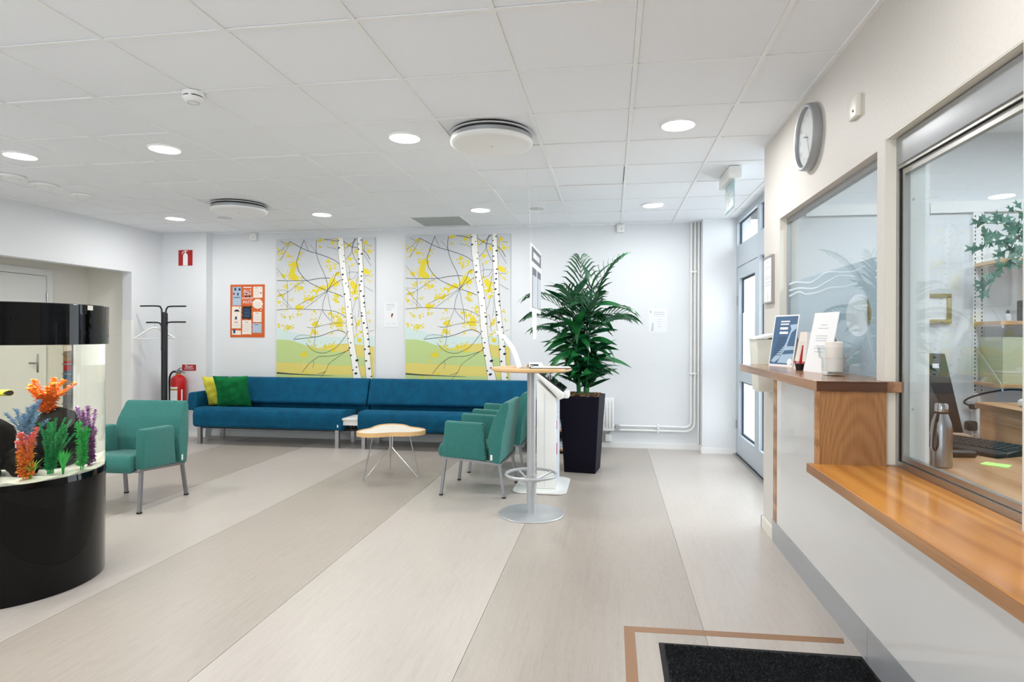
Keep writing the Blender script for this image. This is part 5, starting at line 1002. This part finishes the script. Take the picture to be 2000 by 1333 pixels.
# ivy
t = thing('ivy_plant', 'trailing green ivy hanging from the top office shelf', 'plant', (2.55, 4.16, 1.824))
part('pot', MB().lathe([(0, 1.824), (.05, 1.824), (.075, 1.94), (.07, 1.94), (.048, 1.83), (0, 1.83)], (2.62, 4.17), 28), 'white_plastic', t)
iv = MB(); sh_ = [(0, 0), (.35, -.18), (.62, -.5), (.68, -.12), (1.15, -.28), (.95, .0), (1.15, .28), (.68, .12), (.62, .5), (.35, .18)]
iv.add([(x, y, .12*abs(y)-.1*x*x) for x, y in sh_]+[(.6, 0, 0)], [(10, k, (k+1) % 10) for k in range(10)], False); ivm = iv.mesh('leaf', 'ivy')
trails = [[(2.62, 4.15, 1.95), (2.52, 4.07, 2.03), (2.42, 4.04, 2.02), (2.31, 4.03, 2.03)], [(2.62, 4.15, 1.95), (2.55, 4.05, 2.0), (2.50, 4.03, 1.9), (2.47, 4.03, 1.8), (2.42, 4.03, 1.72), (2.37, 4.04, 1.62)], [(2.62, 4.15, 1.95), (2.62, 4.05, 1.95), (2.56, 4.04, 1.85), (2.52, 4.04, 1.78)], [(2.62, 4.15, 1.95), (2.6, 4.08, 2.06), (2.53, 4.06, 2.1)], [(2.62, 4.15, 1.95), (2.5, 4.06, 1.95), (2.4, 4.04, 1.93), (2.36, 4.04, 1.88)]]
r_ = random.Random(8)
for tr in trails:
    p = smooth_pts([(x-.16 if k else x-.04, y-.05 if k else y, z) for k, (x, y, z) in enumerate(tr)], 5); part('vine', MB().tube(p, .0025, 5), 'leaf_mid', t)
    for k in range(3, len(p)):
        o = link('leaf', ivm, t); o.matrix_parent_inverse = Matrix.Translation(-Vector(t.location))
        o.matrix_basis = Matrix.Translation(Vector(p[k])+Vector((r_.uniform(-.02, .02), r_.uniform(-.015, .01), r_.uniform(-.02, .02)))) @ Matrix.Rotation(r_.uniform(0, 6.28), 4, 'Y') @ Matrix.Rotation(r_.uniform(1.1, 1.9), 4, 'X') @ Matrix.Scale(r_.uniform(.05, .08), 4)
# ------------------------------------------------------------------ niche: magazine rack seen through the aquarium
t = thing('magazine_rack', 'wall rack full of magazines in the niche behind the aquarium', 'magazine rack', (-6.55, 4.75, .6)); part('back_board', MB().box(-6.598, -6.585, 4.62, 4.88, .55, 1.6), 'steel_grey', t); r_ = random.Random(5)
for k in range(9):
    z = .6+.105*k; part('pocket', MB().box(-6.585, -6.52, 4.625, 4.875, z, z+.012), 'steel_grey', t)
    for j in range(2): part('magazine', MB().hexa([(-6.575+.022*j, 4.63, z+.012), (-6.563+.022*j, 4.63, z+.012), (-6.563+.022*j, 4.84+.03*r_.random(), z+.012), (-6.575+.022*j, 4.84, z+.012)], [(-6.565+.022*j, 4.64, z+.15), (-6.555+.022*j, 4.64, z+.15), (-6.555+.022*j, 4.85, z+.14), (-6.565+.022*j, 4.85, z+.14)]), r_.choice(('paper', 'card_blue', 'poster_pale', 'sign_red', 'file_tan', 'ink')), t)
# ------------------------------------------------------------------ aquarium
A = Vector((-3.222, 2.864)); RA = .425; ZB, ZT, ZH = .565, 1.29, 1.505
ae = Vector((.747, -.664)); ar = Vector((.664, .747))            # towards the viewer / to the right
AP = lambda a, b: A+ar*a+ae*b
t = thing('aquarium', 'tall round aquarium with glossy black base and hood', 'aquarium', (A.x, A.y, 0))
part('base_cabinet', MB().lathe([(0, .0), (RA-.012, .0), (RA-.008, .006), (RA-.006, .6), (RA-.002, ZB+.004), (RA-.012, ZB+.008), (RA-.018, ZB-.02), (0, ZB-.02)], A, 160), 'black_gloss', t, 'glossy black base')
part('hood', MB().lathe([(0, ZT+.03), (RA-.03, ZT+.03), (RA-.03, ZT), (RA+.008, ZT), (RA+.008, ZH-.004), (RA+.002, ZH), (0, ZH)], A, 160), 'black_gloss', t, 'glossy black hood')
wm = bpy.data.materials.new('water'); wm.use_nodes = True; b_ = wm.node_tree.nodes['Principled BSDF']; b_.inputs['Base Color'].default_value = (.96, .95, .80, 1); b_.inputs['Roughness'].default_value = 0; b_.inputs['IOR'].default_value = 1.33; b_.inputs['Transmission Weight'].default_value = 1; M['water'] = wm
part('glass_tank', MB().lathe([(0, ZB-.012), (RA-.010, ZB-.012), (RA-.010, ZT+.015), (0, ZT+.015)], A, 200), 'water', t, 'clear curved glass filled with water')
sa = math.atan2((AP(.33, .3)-A).y, (AP(.33, .3)-A).x)
part('label_sticker', MB().add([(A.x+(RA+.0086)*math.cos(sa+.09*k-.05), A.y+(RA+.0086)*math.sin(sa+.09*k-.05), z) for z in (ZH-.03, ZH-.005) for k in (0, .5, 1)], [(0, 1, 4, 3), (1, 2, 5, 4)], True), 'cream_plastic', t)
ld = bpy.data.lights.new('aquarium_lamp', 'AREA'); ld.shape = 'DISK'; ld.size = .62; ld.energy = 7.0; ld.color = (1, .97, .86); lo_ = bpy.data.objects.new('aquarium_lamp', ld); COL.objects.link(lo_); lo_.parent = t; lo_.location = (0, 0, ZT+.01)
flecked('sand', (226, 230, 224), (196, 202, 198), 180, .9, bump=.4); flecked('rock', (4, 4, 4), (17, 14, 12), 9, .85, bump=.3, spec=.2)
def bed(name, rad, z0, zf, mat, n=40, m=8):
    vs = [(A.x, A.y, zf(0, 0))]; fs = []
    for i in range(1, m+1):
        for k in range(n): a_ = 2*math.pi*k/n; x, y = A.x+rad*i/m*math.cos(a_), A.y+rad*i/m*math.sin(a_); vs.append((x, y, zf(x, y)))
    base = len(vs)
    for k in range(n): a_ = 2*math.pi*k/n; vs.append((A.x+rad*math.cos(a_), A.y+rad*math.sin(a_), z0))
    fs += [(0, 1+k, 1+(k+1) % n) for k in range(n)]
    for i in range(m): 
        for k in range(n): fs.append((1+i*n+k, 1+(i+1)*n+k, 1+(i+1)*n+(k+1) % n, 1+i*n+(k+1) % n)) if i < m-1 else fs.append((1+i*n+k, base+k, base+(k+1) % n, 1+i*n+(k+1) % n))
    fs.append(tuple(base+k for k in range(n))[::-1]); return MB().add(vs, fs, True)
o = part('sand_bed', bed('sand_bed', RA-.014, ZB-.010, lambda x, y: .605+.006*math.sin(40*x)+.006*math.cos(37*y), 'sand'), 'sand'); tag(o, 'white sand layer at the bottom of the aquarium', 'sand'); o['kind'] = 'stuff'
def rock(name, label, c, size, seed, sub=3):
    r = random.Random(seed); bm = bmesh.new(); bmesh.ops.create_icosphere(bm, subdivisions=sub, radius=1); ph = [r.uniform(0, 6) for _ in range(6)]
    for v in bm.verts:
        n = v.co.normalized(); k = 1+.13*math.sin(4*n.x+ph[0])*math.sin(3*n.y+ph[1])+.09*math.sin(7*n.z+ph[2]+3*n.x)+.04*math.sin(11*n.y+ph[3]); v.co = Vector((n.x*size[0]*k, n.y*size[1]*k, n.z*size[2]*k))
    o = link(name, MB().bm(bm, True).mesh(name, 'rock', 60)); o.location = (c[0], c[1], c[2]-min(v.co.z for v in o.data.vertices)); o.rotation_euler = (0, 0, r.uniform(0, 3)); return tag(o, label, 'rock')
for a_, b_, sz, sd, lb in ((-.10, .035, (.115, .105, .18), 1, 'large dark rock in the middle of the aquarium'), (.13, -.07, (.125, .115, .165), 2, 'dark rounded rock behind the green water plants'), (-.13, .24, (.085, .08, .08), 3, 'low dark rock near the front glass of the aquarium'), (.035, .155, (.075, .065, .075), 4, 'flat dark rock under the pale blue water plant')):
    p = AP(a_, b_); rock('aquarium_rock', lb, (p.x, p.y, .588), sz, sd)          # the foot is sunk a little into the sand
p = AP(-.085, -.16); t = thing('filter_tower', 'black filter tower standing in the aquarium', 'filter', (p.x, p.y, .64)); part('tower', MB().lathe([(0, .60), (.045, .60), (.045, 1.288), (0, 1.288)], p, 24), 'black', t)
q = AP(-.01, -.04); part('outlet_pipe', MB().tube([(p.x, p.y, 1.03), (q.x, q.y, 1.03)], .014, 12), 'black', t); part('yellow_band', MB().tube([(p.x+(q.x-p.x)*.6, p.y+(q.y-p.y)*.6, 1.03), (p.x+(q.x-p.x)*.95, p.y+(q.y-p.y)*.8, 1.03)], .0168, 12), 'cushion_yellow', t)
for k, c in dict(wp_orange=(240, 146, 30), wp_pink=(228, 110, 120), wp_green=(40, 172, 104), wp_lime=(150, 206, 66), wp_blue=(120, 160, 196), wp_purple=(160, 96, 172), wp_lilac=(206, 166, 214), wp_bright=(52, 190, 90), wp_deep=(238, 120, 16)).items(): M[k] = pbr(k, c, .6)
def water_plant(label, a, b, z0, z1, mat, spread, stems, leafl, tip=None, seed=1, whorl=4, lw=.3, lean=(0, 0)):
    p = AP(a, b); t = thing('water_plant', label, 'water plant', (p.x, p.y, z0)); r = random.Random(seed); st = MB(); lf = MB(); lt = MB(); Z = Vector((0, 0, 1))
    for s in range(stems):
        an = r.uniform(0, 6.28); d = r.uniform(.15, 1)*spread; h = (z1-z0)*r.uniform(.55, 1) if s else (z1-z0)
        top_ = Vector((p.x+d*math.cos(an)+lean[0], p.y+d*math.sin(an)+lean[1], z0+h)); bs = Vector((p.x+r.uniform(-.01, .01), p.y+r.uniform(-.01, .01), z0)); mid = bs.lerp(top_, .45)+Vector((0, 0, h*.08))-Vector((math.cos(an), math.sin(an), 0))*d*.12
        pts = smooth_pts([bs, mid, top_], 7); st.tube(pts, .0018, 5); n = max(5, int(h/(leafl*.34)))
        for i in range(n):
            f = .15+.85*i/(n-1); pos = pts[min(len(pts)-1, int(f*(len(pts)-1)))].lerp(pts[min(len(pts)-1, int(f*(len(pts)-1))+1)], f*(len(pts)-1) % 1)
            for w_ in range(whorl):
                a2 = w_*2*math.pi/whorl+i*.8+r.uniform(-.5, .5); el = r.uniform(-.1, .6)+.5*f; L = leafl*(1.15-.5*f)*r.uniform(.6, 1.2); dr = Vector((math.cos(a2)*math.cos(el), math.sin(a2)*math.cos(el), math.sin(el))); sd = dr.cross(Z).normalized()*L*lw*.5; nn = sd.cross(dr).normalized()*L*.12
                (lt if tip and r.random() < .15+.6*(f > .7) else lf).add([pos, pos+dr*L*.3+sd*.8+nn, pos+dr*L*.65+sd*.9+nn, pos+dr*L-Z*L*.15, pos+dr*L*.65-sd*.9+nn, pos+dr*L*.3-sd*.8+nn, pos+dr*L*.5], [(0, 1, 2, 6), (6, 2, 3), (6, 3, 4), (0, 6, 4, 5)], True)
    part('stem', st, mat, t); part('foliage', lf, mat, t, stuff=True)
    if lt.v: part('tips', lt, tip, t, stuff=True)
    return t
def grass(label, a, b, z0, h, mat, n, seed, spread=.9):
    p = AP(a, b); t = thing('water_grass', label, 'water plant', (p.x, p.y, z0)); r = random.Random(seed)
    for k in range(n):
        an = r.uniform(0, 6.28); out = r.uniform(.25, spread); L = h*r.uniform(.7, 1.1); d = Vector((math.cos(an), math.sin(an), 0)); s = Vector((-d.y, d.x, 0)); c0_ = Vector((p.x, p.y, z0)); w_ = .006
        P_ = [c0_+d*L*out*f*f*.9+Vector((0, 0, L*(f-.42*out*f*f))) for f in (0, .35, .7, 1)]
        part('blade', MB().add([P_[0]-s*w_*.6, P_[0]+s*w_*.6, P_[1]+s*w_, P_[1]-s*w_, P_[2]+s*w_*.8, P_[2]-s*w_*.8, P_[3]], [(0, 1, 2, 3), (3, 2, 4, 5), (5, 4, 6)], True), mat, t)
    return t
water_plant('orange and pink plastic water plant near the front glass', .05, .325, .605, .86, 'wp_orange', .045, 9, .030, 'wp_pink', 1, 6, .55)
water_plant('bushy green plastic water plant behind the orange one', .135, .24, .61, .90, 'wp_green', .085, 24, .016, None, 2, 6, .5, (.015, .03))
water_plant('pale blue feathery plastic water plant beside the dark rock', .05, .165, .742, .99, 'wp_blue', .085, 16, .026, None, 3, 7, .22)
water_plant('bright orange leafy plastic water plant above the blue one', .105, -.05, .90, 1.09, 'wp_deep', .13, 15, .030, 'wp_orange', 4, 6, .6)
water_plant('purple plastic water plant at the curved glass edge', .285, .10, .60, .93, 'wp_purple', .075, 12, .032, 'wp_lilac', 5, 6, .7)
water_plant('slender green fern water plant beside the purple one', .265, .20, .605, .86, 'wp_bright', .045, 8, .030, None, 6, 5, .25)
grass('tuft of yellow green plastic grass at the foot of the orange plant', .065, .325, .603, .12, 'wp_lime', 26, 7, .62)
grass('tuft of bright green plastic grass on the sand beside the fern plant', .19, .265, .603, .15, 'wp_bright', 40, 8, .5)
